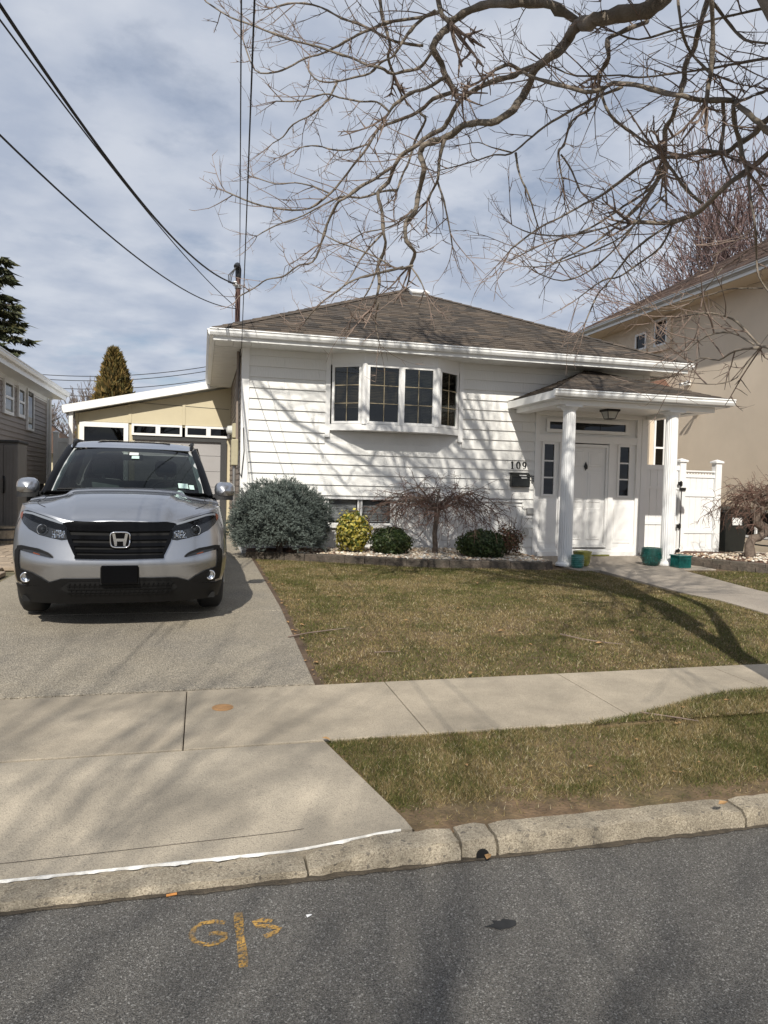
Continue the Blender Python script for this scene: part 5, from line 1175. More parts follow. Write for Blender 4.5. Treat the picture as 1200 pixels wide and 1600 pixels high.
# far hedge / rooftops line behind the fence
mbh = MB(); mbh.box(-14, -5.2, 30, 36, .3, 2.6); hh_ = thing('distant_house', 'low distant house with brown roof behind the fence', 'house', (-9, 33, .4)); obj('wall', mbh, 'cream_panel', hh_)
mb = MB(); mb.col = (.1,.06,.04); mb.add([(-14.5, 29.6, 2.6), (-4.8, 29.6, 2.6), (-4.8, 36.4, 2.6), (-14.5, 36.4, 2.6), (-13, 33, 4.0), (-6.3, 33, 4.0)], [(0,1,5,4), (1,2,5), (2,3,4,5), (3,0,4), (0,3,2,1)]); obj('roof', mb, 'brown_roof', hh_)

# ------------------------------------------------------------------ the big street tree
random.seed(99)
tree = thing('street_tree', 'large bare street tree whose branches hang over the top of the picture', 'tree', (4.1, 3.5, .15))
TB = np.array((4.1, 3.5, .10))
smooth_by_angle(obj('trunk', MB().tube([TB, TB+(0, 0, .2), TB+(-.02, .02, 1.1), TB+(-.06, .04, 1.9), TB+(-.2, .06, 2.8), TB+(-.22, .1, 3.8), TB+(-.1, .1, 4.6)], [.24, .15, .12, .115, .085, .08, .07], 14), 'bark', tree), 60)
smooth_by_angle(obj('trunk_fork', MB().tube([TB+(-.05, .04, 1.75), TB+(.22, .1, 2.4), TB+(.42, .1, 3.2), TB+(.4, .2, 4.4)], [.085, .07, .06, .05], 12), 'bark', tree), 60)
def dep(x, k): return k+(1000-x)*.0036
BR_ = [  # (pixel polyline, depth offset, start radius px, end radius px)
 ([(1060,-60),(1041,-5),(1010,14),(964,21),(930,30),(908,38),(894,52),(880,68),(863,87),(847,98),(831,115),(821,140),(800,171),(777,190),(750,193),(720,197),(697,213),(667,222),(657,240),(660,267),(653,300),(645,330),(633,350),(638,377),(647,397),(642,417)], 5.0, 21, 4),
 ([(908,38),(870,12),(840,2),(800,3),(750,10),(710,30),(700,43),(683,60),(677,77),(687,100),(697,117),(707,137),(713,146)], 5.2, 11, 6),
 ([(863,87),(852,91),(840,100),(815,112),(800,118),(767,130),(733,150),(713,167),(700,190),(690,203),(667,213),(650,230),(630,240),(617,260),(607,283),(592,303),(595,333),(600,360),(600,387),(593,417),(590,443),(587,473)], 5.3, 8, 3),
 ([(1240,240),(1200,200),(1178,189),(1150,161),(1132,154),(1101,156),(1066,150),(1027,140),(996,130),(957,130),(940,142),(915,143),(870,133),(831,122),(800,101),(775,108)], 4.9, 8.5, 3.5),
 ([(690,50),(667,93),(653,107),(633,113),(613,117),(597,108),(577,100),(553,90),(527,82),(490,73),(450,60),(400,43),(360,28),(322,2)], 5.5, 5, 1.6),
 ([(690,15),(677,20),(650,30),(613,33),(587,43),(560,53),(533,70),(503,83),(477,93),(450,107),(427,113),(400,110),(378,64)], 5.8, 4.5, 1.4),
 ([(677,20),(660,27),(640,47),(630,67),(613,87),(597,100),(580,113),(557,123),(527,130),(500,125),(480,110)], 5.4, 4, 1.5),
 ([(590,-20),(593,0),(600,30),(607,67),(608,93),(613,116)], 6.2, 4.6, 3.6),
 ([(680,-10),(690,20),(703,37)], 5.3, 6, 5),
 ([(660,72),(630,70),(607,60),(573,43),(533,27),(500,10),(463,3),(430,12)], 6.0, 3.6, 1.4),
 ([(713,143),(677,153),(653,173),(617,190),(593,200),(577,227),(557,253),(537,280),(517,303),(483,323),(443,327),(400,320),(350,300)], 5.5, 5, 1.4),
 ([(697,117),(667,137),(640,147),(617,163),(605,180)], 5.2, 4.5, 3),
 ([(610,172),(587,158),(560,157),(530,150),(505,148),(470,160),(430,160)], 5.6, 2.6, 1.1),
 ([(613,260),(587,277),(560,290),(537,310),(527,317),(513,350),(500,383),(490,407),(467,413),(443,430),(420,437),(400,447),(372,462)], 5.3, 4, 1.3),
 ([(620,297),(597,300),(563,307),(533,310),(500,325),(465,340),(430,352),(400,368)], 5.8, 3, 1.1),
 ([(695,218),(687,253),(683,280),(675,297),(667,313)], 5.1, 4, 2.6), ([(685,283),(693,317),(702,353),(707,383)], 5.1, 2.6, 1.4),
 ([(657,180),(663,187),(650,220),(640,253),(630,277),(622,297)], 5.6, 3.2, 2.4),
 ([(642,417),(617,420),(587,403),(550,383),(527,377),(500,362)], 5.0, 3, 1.2), ([(630,418),(587,427),(550,437),(527,453),(500,477),(478,500)], 5.0, 3.2, 1.2),
 ([(598,362),(567,400),(547,430),(530,455)], 5.2, 2.6, 1.2), ([(600,387),(590,420),(575,450),(560,475),(548,500)], 5.4, 2.4, 1.0), ([(642,417),(655,438),(663,455)], 5.0, 2.2, 1.4), ([(645,330),(625,345),(600,358),(570,365),(545,380)], 5.3, 2.4, 1.1),
 ([(590,470),(588,500),(592,535)], 5.3, 1.8, .9),
 ([(577,227),(548,235),(520,233),(495,226),(470,232),(440,246)], 5.9, 2.2, 1.0), ([(517,303),(490,292),(460,285),(430,288),(395,278)], 6.1, 2.2, 1.0), ([(527,130),(512,155),(490,175),(460,193),(440,215),(425,224)], 5.9, 2.6, 1.0),
 ([(1112,-20),(1104,0),(1094,46),(1083,77),(1073,98),(1066,130),(1061,158),(1052,185),(1040,200),(1040,241)], 5.6, 7, 5),
 ([(1250,150),(1200,186),(1178,210),(1150,228),(1132,238),(1115,235),(1087,238),(1066,243),(1041,247),(1024,248),(996,266),(968,283),(936,308),(915,320),(880,336),(842,357),(800,389)], 5.3, 9, 1.6),
 ([(1146,165),(1150,196),(1157,224),(1162,249)], 5.0, 5, 5), ([(1128,160),(1130,200),(1127,236)], 5.3, 4.5, 4),
 ([(1250,205),(1200,241),(1164,270),(1132,294),(1101,322),(1080,336),(1052,346),(1024,350),(990,345)], 5.2, 9, 4),
 ([(1097,318),(1073,297),(1055,273),(1041,252)], 5.2, 4, 3.5),
 ([(1166,259),(1174,308),(1178,353),(1180,402),(1183,430),(1200,458),(1225,480)], 5.0, 3.2, 1.8),
 ([(1045,353),(1010,374),(982,399),(954,441),(933,465),(915,507)], 5.3, 3.4, 1.4), ([(1050,350),(1030,385),(1000,410),(968,432),(940,440),(905,465)], 5.4, 3, 1.2),
 ([(1030,262),(1017,290),(975,322),(940,346),(898,364),(852,381),(810,402)], 5.5, 4, 1.2), ([(1024,285),(1003,315),(957,357),(915,388),(866,409)], 5.2, 3.6, 1.4), ([(1020,300),(980,340),(930,360),(880,368),(830,362),(800,350)], 5.7, 3, 1.1), ([(1035,270),(1010,320),(985,360),(950,395),(920,425),(880,440),(840,430)], 5.4, 3, 1.1), ([(1040,300),(1000,345),(960,378),(900,400),(850,415),(815,418)], 5.0, 2.6, 1.0),
 ([(940,146),(954,178),(982,206),(1024,231)], 5.1, 3.4, 3), ([(935,120),(930,164),(894,189),(880,227),(873,241),(880,294)], 5.6, 4.2, 1.6), ([(875,243),(894,270),(905,301)], 5.6, 2.6, 1.5),
 ([(1010,31),(978,47),(950,63),(950,91),(933,119)], 5.4, 6, 4), ([(975,133),(940,150),(887,175),(852,200),(821,220),(800,238),(773,243),(733,253),(690,265)], 5.4, 3.8, 1.1), ([(803,240),(810,273),(824,305),(838,350)], 5.4, 3, 1.4),
 ([(1058,-10),(1066,46),(1080,80),(1105,112)], 5.0, 3.6, 2.8), ([(1109,-10),(1115,52),(1111,115),(1104,158)], 4.8, 5, 5), ([(1112,2),(1143,42),(1167,63),(1200,70),(1230,72)], 5.0, 3.6, 2.4), ([(1240,85),(1200,91),(1150,98),(1108,108),(1045,117),(1000,121),(968,119),(900,118),(860,105)], 5.2, 3.6, 1.6), ([(1240,0),(1200,14),(1140,25),(1105,35),(1060,47),(1000,60),(960,52)], 5.1, 3.2, 1.8),
 ([(1240,110),(1200,140),(1172,150),(1150,158)], 5.0, 3.2, 3), ([(1250,560),(1200,543),(1186,541),(1165,520),(1146,497),(1110,487),(1075,492)], 4.9, 4.4, 1.5), ([(1186,543),(1150,546),(1125,560),(1095,562),(1060,578)], 4.9, 3, 1.0), ([(1180,538),(1140,520),(1105,525),(1072,545),(1055,555)], 4.9, 2.6, 1.0), ([(1190,543),(1168,565),(1150,590),(1120,602),(1080,598)], 4.9, 1.8, .9),
 ([(1190,450),(1140,450),(1105,462),(1068,470),(1035,480),(1000,478)], 5.1, 1.8, .9), ([(1160,400),(1130,415),(1118,430),(1090,465),(1050,485),(1020,482)], 5.2, 1.6, .9), ([(800,241),(770,232),(745,225),(720,228)], 5.4, 1.8, .9),
]
twm = MB(); limbs = []
def wig(s, i): return .10*math.sin(i*1.3+s)+.06*math.sin(i*2.9+s*2)
def smoothpoly(pts, sub=3):
    pts = [Vector(p) for p in pts]; o_ = []
    for i in range(len(pts)-1):
        p0, p1, p2, p3 = pts[max(0, i-1)], pts[i], pts[i+1], pts[min(len(pts)-1, i+2)]
        for s in range(sub):
            t_ = s/sub; o_.append(.5*((2*p1)+(p2-p0)*t_+(2*p0-5*p1+4*p2-p3)*t_*t_+(3*p1-p0-3*p2+p3)*t_**3))
    return o_+[pts[-1]]
for s_, (pp, k, r_a, r_b) in enumerate(BR_):
    pts = [P(x+random.uniform(-2.5, 2.5), y+random.uniform(-2.5, 2.5), dep(x, k)+wig(s_, i)) for i, (x, y) in enumerate(pp)]
    zd = [zdist(p) for p in pts]; r_a *= (.60 if r_a > 4.5 else .68); r_b *= .74; rad = [max(.0030, (float(np.interp(i/(len(pp)-1), [0, .16, .26, .34, .55, .8, 1], [14, 11.5, 8.5, 6, 5.2, 3.8, 2.6])) if s_ == 0 else r_a+(r_b-r_a)*(i/(len(pp)-1))**.75)*z_/F) for i, z_ in enumerate(zd)]
    sp = smoothpoly(pts); rr2 = np.interp(np.linspace(0, 1, len(sp)), np.linspace(0, 1, len(rad)), rad)
    # knobbly bark
    rr2 = [r_*(1+random.uniform(-.14, .16)+(.35 if random.random() < .06 else 0)) for r_ in rr2]; sp = [p+rvec()*r_*.22 for p, r_ in zip(sp, rr2)]
    obj('branch', MB().tube(sp, rr2, 8 if r_a > 6 else 6), 'bark', tree, smooth=True); limbs.append((sp, rr2))
def twig(p, d, ln_, r_, lvl):
    q = [p]; n_ = 4 if lvl else 6; d = d.normalized(); bend = rvec()*.055+Vector((0, 0, .04))
    for j in range(n_): d = (d+bend+rvec()*.11).normalized(); q.append(q[-1]+d*ln_/n_*random.uniform(.8, 1.2))
    twm.tube(q, [r_*(1-.62*j/n_) for j in range(n_+1)], 4 if r_ > .004 else 3, cap=False)
    if lvl < 1 or (lvl == 1 and ln_ > .22):
        for m_ in range(random.randint(3, 6) if lvl == 0 else random.randint(1, 3)):
            j = random.randint(1, n_); t_ = (q[j]-q[j-1]).normalized(); nd = (t_*.6+rvec()*.8).normalized(); twig(q[j], nd, random.uniform(.05, .16) if random.random() < .7 else ln_*.5, max(.0026, r_*.68), lvl+1)
for sp, rr2 in limbs:
    L_ = 0
    for i in range(1, len(sp)):
        L_ += (sp[i]-sp[i-1]).length
        if L_ > .14 and rr2[i] < .075:
            L_ = random.uniform(-.05, .05); t_ = (sp[i]-sp[i-1]).normalized()
            side = rvec(); side -= t_*side.dot(t_); side.normalize()
            d = (t_*random.uniform(.2, .9)+side+Vector((-.25, .05, .12))).normalized()
            if random.random() < .88: twig(sp[i], d, random.uniform(.12, .75), random.uniform(.0036, .0064), 0)
    t_ = (sp[-1]-sp[-2]).normalized()
    for m_ in range(3): twig(sp[-1], (t_+rvec()*.45).normalized(), random.uniform(.25, .5), max(.0036, rr2[-1]*.8), 0)
obj('twigs', twm, 'twig', tree, kind='stuff')
# limbs joining the trunk, and the upper crown above the picture (casts the dappled shade)
def limb(pts, rad): obj('branch', MB().tube(smoothpoly(pts), np.interp(np.linspace(0, 1, 3*(len(pts)-1)+1), np.linspace(0, 1, len(rad)), rad), 8), 'bark', tree, smooth=True)
s0 = limbs[0][0][0]; limb([TB+(-.12, .1, 3.7), TB+(-.5, .35, 4.6), (s0.x+.35, s0.y-.2, s0.z+.1), s0], [.17, .14, .125, .115])
s1 = limbs[29][0][0]; limb([TB+(-.08, .05, 2.9), TB+(-.1, .5, 3.5), s1], [.13, .09, .055])
s2 = limbs[32][0][0]; limb([TB+(-.08, .05, 2.6), TB+(.1, .6, 3.0), s2], [.12, .09, .055])
s3 = limbs[3][0][0]; limb([TB+(-.08, .08, 3.2), TB+(.0, .6, 3.6), s3], [.1, .08, .05])
s5 = [l for l in limbs if abs(px(l[0][0])[0]-1250) < 12 and abs(px(l[0][0])[1]-560) < 12][0][0][0]; limb([TB+(-.02, .02, 1.9), TB+(.05, .6, 2.1), s5], [.07, .05, .026])
upm = MB(); upt = MB(); random.seed(5)
above = lambda q: not inframe(q, 60) and q.z > 2.5
for k in range(13):
    a = R(95+k*13+random.uniform(-8, 8)); tgt = Vector((math.cos(a), math.sin(a)*1.1, random.uniform(.55, 1.5)))
    grow(upm, upt, TB+(-.1, .1, random.uniform(3.9, 4.6)), tgt, 2.6, random.uniform(.07, .11), 0, 4, 3, .7, .12, .16, .68, 6, .006, .5, above)
for k in range(7):
    e_ = Vector((random.uniform(-1.8, 2.6), random.uniform(4.2, 7.2), random.uniform(7.2, 9.8))); e_.z = max(e_.z, 1.9+.88*math.hypot(e_.x, e_.y)); p0 = Vector(TB+(-.1, .1, random.uniform(3.9, 4.5))); cpt = Vector((3.9, 3.0, 8.2+random.uniform(0, 1.2)))
    pts = [p0*(1-f)**2+cpt*2*f*(1-f)+e_*f*f+rvec()*.08*(f > 0) for f in lin(0, 1, 9)]; sq = smoothpoly(pts)
    if any(inframe(p, 45) for p in sq): continue
    upm.tube(sq, [.085*(1-.6*i/(3*(len(pts)-1))) for i in range(3*(len(pts)-1)+1)], 6)
    for p in pts[3:]: grow(upm, upt, p, rvec()+Vector((-.3, .3, .1)), random.uniform(.9, 1.7), .036, 1, 3, 3, .7, .05, .16, .62, 4, .006, .5, above)
obj('upper_branches', upm, 'bark', tree); obj('upper_twigs', upt, 'twig', tree, kind='stuff')
# second street tree, across the road behind the viewer: throws the streaks of shade over road and apron
random.seed(8)
t2 = thing('street_tree', 'bare tree across the road casting branch shade on road and apron', 'tree', (-4.2, -7.0, 0))
m1 = MB(); m2 = MB(); T2 = np.array((-4.2, -7.0, 0.))
obj('trunk', MB().tube([T2, T2+(0, 0, .3), T2+(.1, .1, 3.4)], [.34, .25, .2], 12), 'bark', t2)
for k in range(9):
    a = 2*math.pi*k/9; grow(m1, m2, T2+(.1, .1, 2.6+.15*k), (math.cos(a), math.sin(a), random.uniform(.8, 1.6)), 2.5, .10, 0, 4, 3, .65, .15, .16, .68, 6, .006, .5, lambda q: not inframe(q, 40))
obj('branches', m1, 'bark', t2); obj('twigs', m2, 'twig', t2, kind='stuff')

# ------------------------------------------------------------------ the parked car
car = thing('parked_car', 'silver SUV with black grille parked in the driveway', 'car')
def plan(x): x = min(1, abs(x)); return .80*(1-(1-x**3)**(1/3))
Zk = [.18, .30, .42, .55, .62, .72, .82, .90, .98, 1.06, 1.14]
WS = [.92, .955, .985, 1.0, 1.0, .995, .985, .965, .945, .925, .91]
SB = [.16, .075, .015, -.015, .0, .02, .035, .055, .095, .15, .2]
ws = lambda z: float(np.interp(z, Zk, WS)); sb = lambda z: float(np.interp(z, Zk, SB))
def S(x, z, o=0.0):
    # front surface point for lateral parameter x, height z, pushed out by o
    p = np.array((x*ws(z), plan(x)+sb(z)*(1-abs(x)**4*.7), z))
    if o:
        e = 1e-3; x2 = min(.999, max(-.999, x)); a = S(x2+e*(-1 if x2 > .99 else 1), z)-S(x2, z); a = a*(-1 if x2 > .99 else 1); b_ = S(x2, z+e)-S(x2, z); n_ = np.cross(a, b_); n_ /= np.linalg.norm(n_)+1e-12
        if n_[1] > 0.2: n_ = -n_
        p = p+n_*o
    return p
def ztop_f(x): x = abs(x); return float(np.interp(x, [0, .35, .46, .60, .80, .92, 1.0], [.915, .915, .918, .955, 1.005, 1.03, 1.045]))
# plan curve (right half): front, side, rear
cur = []
for k in range(27):
    a = k/26; x = math.sin(a*math.pi/2)**.9; cur.append((x, None, ztop_f(x)))
for y in np.arange(.84, 4.40, .045): cur.append((1.0, y, float(np.interp(y, [.8, 1.3, 2.0, 4.4], [1.045, 1.095, 1.12, 1.16]))))
for k in range(1, 11):
    a = k/10; x = math.cos(a*math.pi/2)**.6 if a < 1 else 0; cur.append((x, 4.40+.5*math.sin(a*math.pi/2)**1.2, 1.16))
NV = 22
def body_pt(c, v):
    x, y, zt_ = c; z = .20+(zt_-.20)*v
    if y is None: return S(x, z)
    w = ws(z)-(.012*math.exp(-((z-.93)/.05)**2)); return np.array((x*w, y+sb(z)*.3*(1 if y < 1.0 else 0), z))
WHY = (.95, 3.77); WR = .385
def in_arch(p): return abs(p[0]) > .8 and any(math.hypot(p[1]-wy, p[2]-WR) < .455 for wy in WHY)
mb = MB()
for sgn in (1, -1):
    rows = [[body_pt(c, v/NV)*np.array((sgn, 1, 1)) for c in cur] for v in range(NV+1)]
    n_ = len(cur); o_ = len(mb.v); mb.v += [tuple(p) for r_ in rows for p in r_]
    for i in range(NV):
        for k in range(n_-1):
            q = (i*n_+k, i*n_+k+1, (i+1)*n_+k+1, (i+1)*n_+k); cen = sum(np.array(mb.v[o_+j]) for j in q)/4
            if in_arch(cen): continue
            q = tuple(o_+j for j in q); mb.f.append(q if sgn > 0 else q[::-1])
body = obj('body', mb, 'car_paint', car, True); fix_normals(body)
# hood
mb = MB(); rows = []
edge = [c for c in cur if (c[1] is None and c[0] > .05) or (c[1] is not None and c[1] < 1.24)]
for c in edge:
    p = body_pt(c, 1.0); y = p[1]; cr_ = .075*sm((y-.06)/.5)+.01; row = []
    for i in range(41):
        t_ = -1+2*i/40; x = t_*p[0]; z = p[2]+cr_*(1-abs(t_)**2.6)
        z += .026*sm((.60-abs(x)*1.0-.14*(1.2-y))/.035)*sm((y-.03)/.2)-.012*sm((abs(x)-.56)/.08)*sm((.85-abs(x))/.1)*sm((y-.25)/.2)
        row.append((x, y, z))
    rows.append(row)
mb.grid(rows); hood = obj('hood', mb, 'car_paint', car, True); fix_normals(hood)
for ii in (3, 37): obj('hood_gap', MB().tube([tuple(np.array(r_[ii])+np.array((0, 0, .0005))) for r_ in rows if r_[20][1] > .28], .0035, 5), 'car_void', hood)
for sg_ in (1, -1):
    obj('bumper_gap', MB().tube([tuple(S(sg_*x_, z_, .0)) for x_, z_ in ((.935, .93), (.95, .88), (.965, .80), (.972, .74))], .003, 5), 'car_void', car)
    obj('lamp_gap', MB().tube([tuple(S(sg_*x_, z_, .001)) for x_, z_ in ((.455, .765), (.50, .758), (.60, .776), (.70, .798), (.80, .84), (.87, .886), (.93, .938))], .0035, 5), 'car_void', car)
mb = MB(); e0 = rows[0]; mb.add([tuple(S(0, .905)), *e0], [(0, i+1, i+2) for i in range(40)]); obj('hood_lip', mb, 'car_paint', car, True)
# cowl
mb = MB(); mb.grid([[(x, 1.10+.10*abs(x)**2, rows[-6][20][2]-.02) for x in np.linspace(-.8, .8, 17)], [(x, 1.24+.12*abs(x)**2, 1.125-.02*abs(x)) for x in np.linspace(-.86, .86, 17)]]); 
mb.grid([[(x, 1.20, 1.12-.02*abs(x)) for x in np.linspace(-.92, .92, 17)], [(x, 1.5, 1.10-.02*abs(x)) for x in np.linspace(-.92, .92, 17)]]); obj('cowl', mb, 'car_black', car)
# windshield, roof, pillars, glass
def wsp(t_, f): 
    xb, yb, zb_ = t_*.805, 1.19+.17*t_*t_, 1.150-.03*t_*t_; xt, yt, zt_ = t_*.665, 1.98+.12*t_*t_, 1.625-.025*t_*t_
    bul = .03*math.sin(math.pi*f); return (xb+(xt-xb)*f, yb+(yt-yb)*f-bul*.6, zb_+(zt_-zb_)*f+bul)
mb = MB(); mb.grid([[wsp(-1+2*i/24, j/14) for i in range(25)] for j in range(15)]); wsh = obj('windshield', mb, 'car_glass', car, True)
# black frit border along the top and sides
mb = MB()
def off_in(p, d): return (p[0], p[1]+d*.7, p[2]-d*.5)
mb.grid([[off_in(wsp(-1+2*i/24, f), .006) for i in range(25)] for f in (.90, 1.0)])
mb.grid([[off_in(wsp(-1+2*i/24, f), .006) for i in range(25)] for f in (0, .045)])
for s_ in (-1, 1): mb.grid([[off_in(wsp(s_*t_, f/14), .006) for t_ in (.955, 1.0)] for f in range(15)])
obj('frit_band', mb, 'piano_black', wsh)
for s_ in (-1, 1):
    mb = MB(); rws = []
    for j in range(15):
        f = j/14; a = wsp(s_, f); ob_ = (s_*(.905+(.725-.905)*f), 1.40+(2.20-1.40)*f, 1.105+(1.66-1.105)*f+.03*math.sin(math.pi*f)); mid_ = ((a[0]+ob_[0])/2+s_*.02, (a[1]+ob_[1])/2-.035, (a[2]+ob_[2])/2+.018)
        rws.append([a, mid_, ob_])
    mb.grid(rws); fix_normals(obj('pillar', mb, 'car_paint' if False else 'piano_black', car, True))
def roofz(y): return float(np.interp(y, [1.98, 2.3, 2.8, 3.4, 4.2, 4.75], [1.625, 1.672, 1.70, 1.70, 1.68, 1.62]))
def roofw(y): return float(np.interp(y, [1.98, 2.2, 3.4, 4.75], [.665, .71, .72, .66]))
mb = MB(); rws = []
for y in np.linspace(0, 1, 22):
    row = []
    for i in range(21):
        t_ = -1+2*i/20; y0_ = 1.98+.12*t_*t_; yy = y0_+(4.78-y0_)*y; row.append((t_*roofw(yy), yy, roofz(yy)+.035*(1-t_**4)*sm(y*8)-.025*t_*t_*(1-sm(y*6))))
    rws.append(row)
mb.grid(rws); rf = obj('car_roof', mb, 'car_paint', car, True); fix_normals(rf)
mb = MB(); mb.grid([[(x, y, roofz(y)+.045-.01*abs(x)) for x in np.linspace(-.42, .42, 9)] for y in np.linspace(2.32, 3.1, 8)]); obj('sunroof', mb, 'piano_black', rf)
for s_ in (-1, 1):
    mb = MB(); mb.tube([(s_*.665, 2.10, 1.628), (s_*.68, 2.32, 1.685), (s_*.695, 2.6, 1.715), (s_*.69, 3.4, 1.73), (s_*.68, 4.3, 1.71), (s_*.66, 4.5, 1.66)], [.012, .02, .024, .024, .024, .02], 8); obj('roof_rail', mb, 'car_black', car, True)
    rws = []
    for y in np.linspace(1.40, 4.72, 26):
        f = 0; yb = y; yt = min(4.7, max(2.16, y+.0)); zb_ = float(np.interp(y, [1.3, 2, 4.4, 5], [1.09, 1.115, 1.155, 1.16])); 
        topf = sm((y-1.40)/.80); zt_ = zb_+(roofz(max(y, 2.0))-.01-zb_)*min(1, (y-1.38)/.80+.03); xt = s_*(.905+(.715-.905)*min(1, (y-1.38)/.80))
        rws.append([(s_*.905, y, zb_), ((s_*.905+xt)/2+s_*.012, y, (zb_+zt_)/2), (xt, y, zt_)])
    mb = MB(); mb.grid(rws); fix_normals(obj('side_glass', mb, 'dark_glass', car, True))
    for yb in (2.55, 3.65): mb = MB().tube([(s_*.90, yb, 1.12), (s_*.73, yb+.05, 1.66)], .035, 6); obj('door_pillar', mb, 'piano_black', car)
    # door mirror
    ms_ = obj('mirror', MB().tube([(s_*.88, 1.42, 1.10), (s_*.96, 1.40, 1.115)], .035, 8), 'car_black', car)
    mb = MB(); rws = []
    for j in range(9):
        f = j/8; rws.append([])
        for i in range(17):
            a = math.pi*2*i/16; sx_ = .115*math.copysign(abs(math.cos(a))**.7, math.cos(a)); sz = .098*math.copysign(abs(math.sin(a))**.75, math.sin(a)); k_ = (1-(1-f)**2.2)**.5 if f < 1 else 1
            rws[-1].append((s_*(1.015+sx_*k_+.012*f), 1.30+.15*f, 1.18+sz*k_))
    mb.grid(rws); cap_ = obj('mirror_shell', mb, 'car_paint', ms_, True); fix_normals(cap_)
    mb = MB(); rws = [[(s_*(1.025+.110*math.copysign(abs(math.cos(a))**.7, math.cos(a))*k_), 1.452, 1.18+.092*math.copysign(abs(math.sin(a))**.75, math.sin(a))*k_) for a in np.linspace(0, 2*math.pi, 17)] for k_ in (.01, 1)]
    mb.grid(rws); obj('mirror_face', mb, 'car_black', ms_)
    mb = MB(); mb.grid([[(s_*(1.015+.112*t_), 1.312+.02*f+.03*t_*t_, 1.082+.035*f-.0) for t_ in np.linspace(-.9, .9, 9)] for f in (0, 1, 2)]); obj('mirror_trim', mb, 'car_black', ms_)
    obj('door_handle', MB().bbox(min(s_*.985, s_*1.01), max(s_*.985, s_*1.01), 2.2, 2.42, .93, .96, .008), 'car_paint', car)
    # cladding and arches
    for wy in WHY:
        rws = []
        for k in range(21):
            a = math.pi*(-.08+1.16*k/20); row = []
            for (rr_, xo) in ((.435, -.05), (.44, .004), (.468, .006), (.478, -.008)):
                yv = wy-rr_*math.cos(a); zv = WR+rr_*math.sin(a); row.append((s_*(ws(max(.2, zv))+xo-(.05*max(0, (.72-yv)/.3)**1.5 if yv < .72 else 0)), yv, max(.2, zv)))
            rws.append(row)
        mb = MB(); mb.grid(rws); fix_normals(obj('arch_trim', mb, 'car_black', car, True))
    mb = MB(); mb.grid([[(s_*(ws(z)+.012), y, z) for y in np.linspace(1.44, 3.28, 10)] for z in (.2, .26, .34, .36)]); fix_normals(obj('sill_cladding', mb, 'car_black', car, True))
    # wheels
    for wy in WHY:
        wh = obj('wheel', MB().lathe((s_*.845-.12, wy, WR), [(.23, .0), (.33, -.005), (.37, .02), (.385, .05), (.385, .19), (.37, .22), (.33, .245), (.23, .24)], 36, 'x'), 'black_rubber', car, True)
        obj('rim', MB().lathe((s_*.845+s_*.10-.01, wy, WR), [(.001, .0), (.05, .02), (.06, 0), (.21, .005), (.235, .02), (.235, -.02)], 28, 'x', cap=False), 'steel', wh)
        mb = MB()
        for k in range(5): a = k*1.2566; mb.tube([(s_*.965, wy, WR), (s_*.972, wy+.21*math.cos(a), WR+.21*math.sin(a))], [.035, .022], 6)
        obj('spokes', mb, 'steel', wh)
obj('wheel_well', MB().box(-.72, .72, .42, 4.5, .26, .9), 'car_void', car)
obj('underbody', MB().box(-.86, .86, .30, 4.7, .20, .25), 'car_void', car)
mb = MB(); mb.grid([[(-.715, 4.72, 1.62), (.715, 4.72, 1.62)], [(-.88, 4.86, 1.14), (.88, 4.86, 1.14)]]); obj('rear_glass', mb, 'dark_glass', car)
obj('tailgate', MB().box(-.88, .88, 4.80, 4.86, .5, 1.13), 'car_paint', car)
# interior
obj('cabin_floor', MB().box(-.84, .84, 1.3, 4.7, .5, .6), 'car_inner', car)
obj('dashboard', MB().tube([(-.78, 1.55, 1.02), (.78, 1.55, 1.02)], .13, 10).box(-.8, .8, 1.38, 1.6, .6, 1.08), 'car_inner', car)
for s_ in (-1, 1):
    st = obj('front_seat', MB().bbox(s_*.37-.25, s_*.37+.25, 2.36, 2.52, .7, 1.28, .06), 'seat_grey', car)
    obj('headrest', MB().bbox(s_*.37-.13, s_*.37+.13, 2.42, 2.52, 1.31, 1.50, .04), 'seat_grey', st); obj('headrest_post', MB().tube([(s_*.37, 2.46, 1.2), (s_*.37, 2.46, 1.35)], .02, 6), 'steel', st)
obj('rear_seat', MB().bbox(-.62, .62, 3.3, 3.45, .7, 1.25, .05), 'seat_grey', car)
for s_ in (-1, 1): mb = MB(); mb.tube([off_in(wsp(s_*.97, f), .03) for f in (0, .3, .6, 1)], .028, 6); obj('pillar_lining', mb, 'pillar_trim', car)
mb = MB(); cx_, cy_, cz_ = .37, 1.80, 1.10
mb.tube([(cx_+.185*math.cos(a), cy_+.06*math.sin(a), cz_+.165*math.sin(a)) for a in np.linspace(0, 2*math.pi, 25)], .014, 6); mb.tube([(cx_-.18, cy_, cz_), (cx_+.18, cy_, cz_)], .02, 6); obj('steering_wheel', mb, 'car_inner', car)
obj('rear_mirror', MB().bbox(-.12, .12, 1.93, 1.96, 1.49, 1.555, .01), 'car_inner', car)
def on_ws(x0, x1, f0, f1, nm, m_):
    mb = MB(); q = []
    for f in (f0, f1): q.append([tuple(np.array(wsp(x/.74, f))+np.array((0, -.004, .006))) for x in (x0, x1)])
    mb.grid(q); return obj(nm, mb, m_, wsh)
on_ws(-.03, .075, .775, .85, 'toll_tag', 'paper'); on_ws(.0, .085, .68, .755, 'toll_label', 'sticker'); on_ws(.485, .585, .10, .19, 'registration_sticker', 'sticker'); on_ws(.595, .645, .09, .17, 'inspection_sticker', 'sticker')
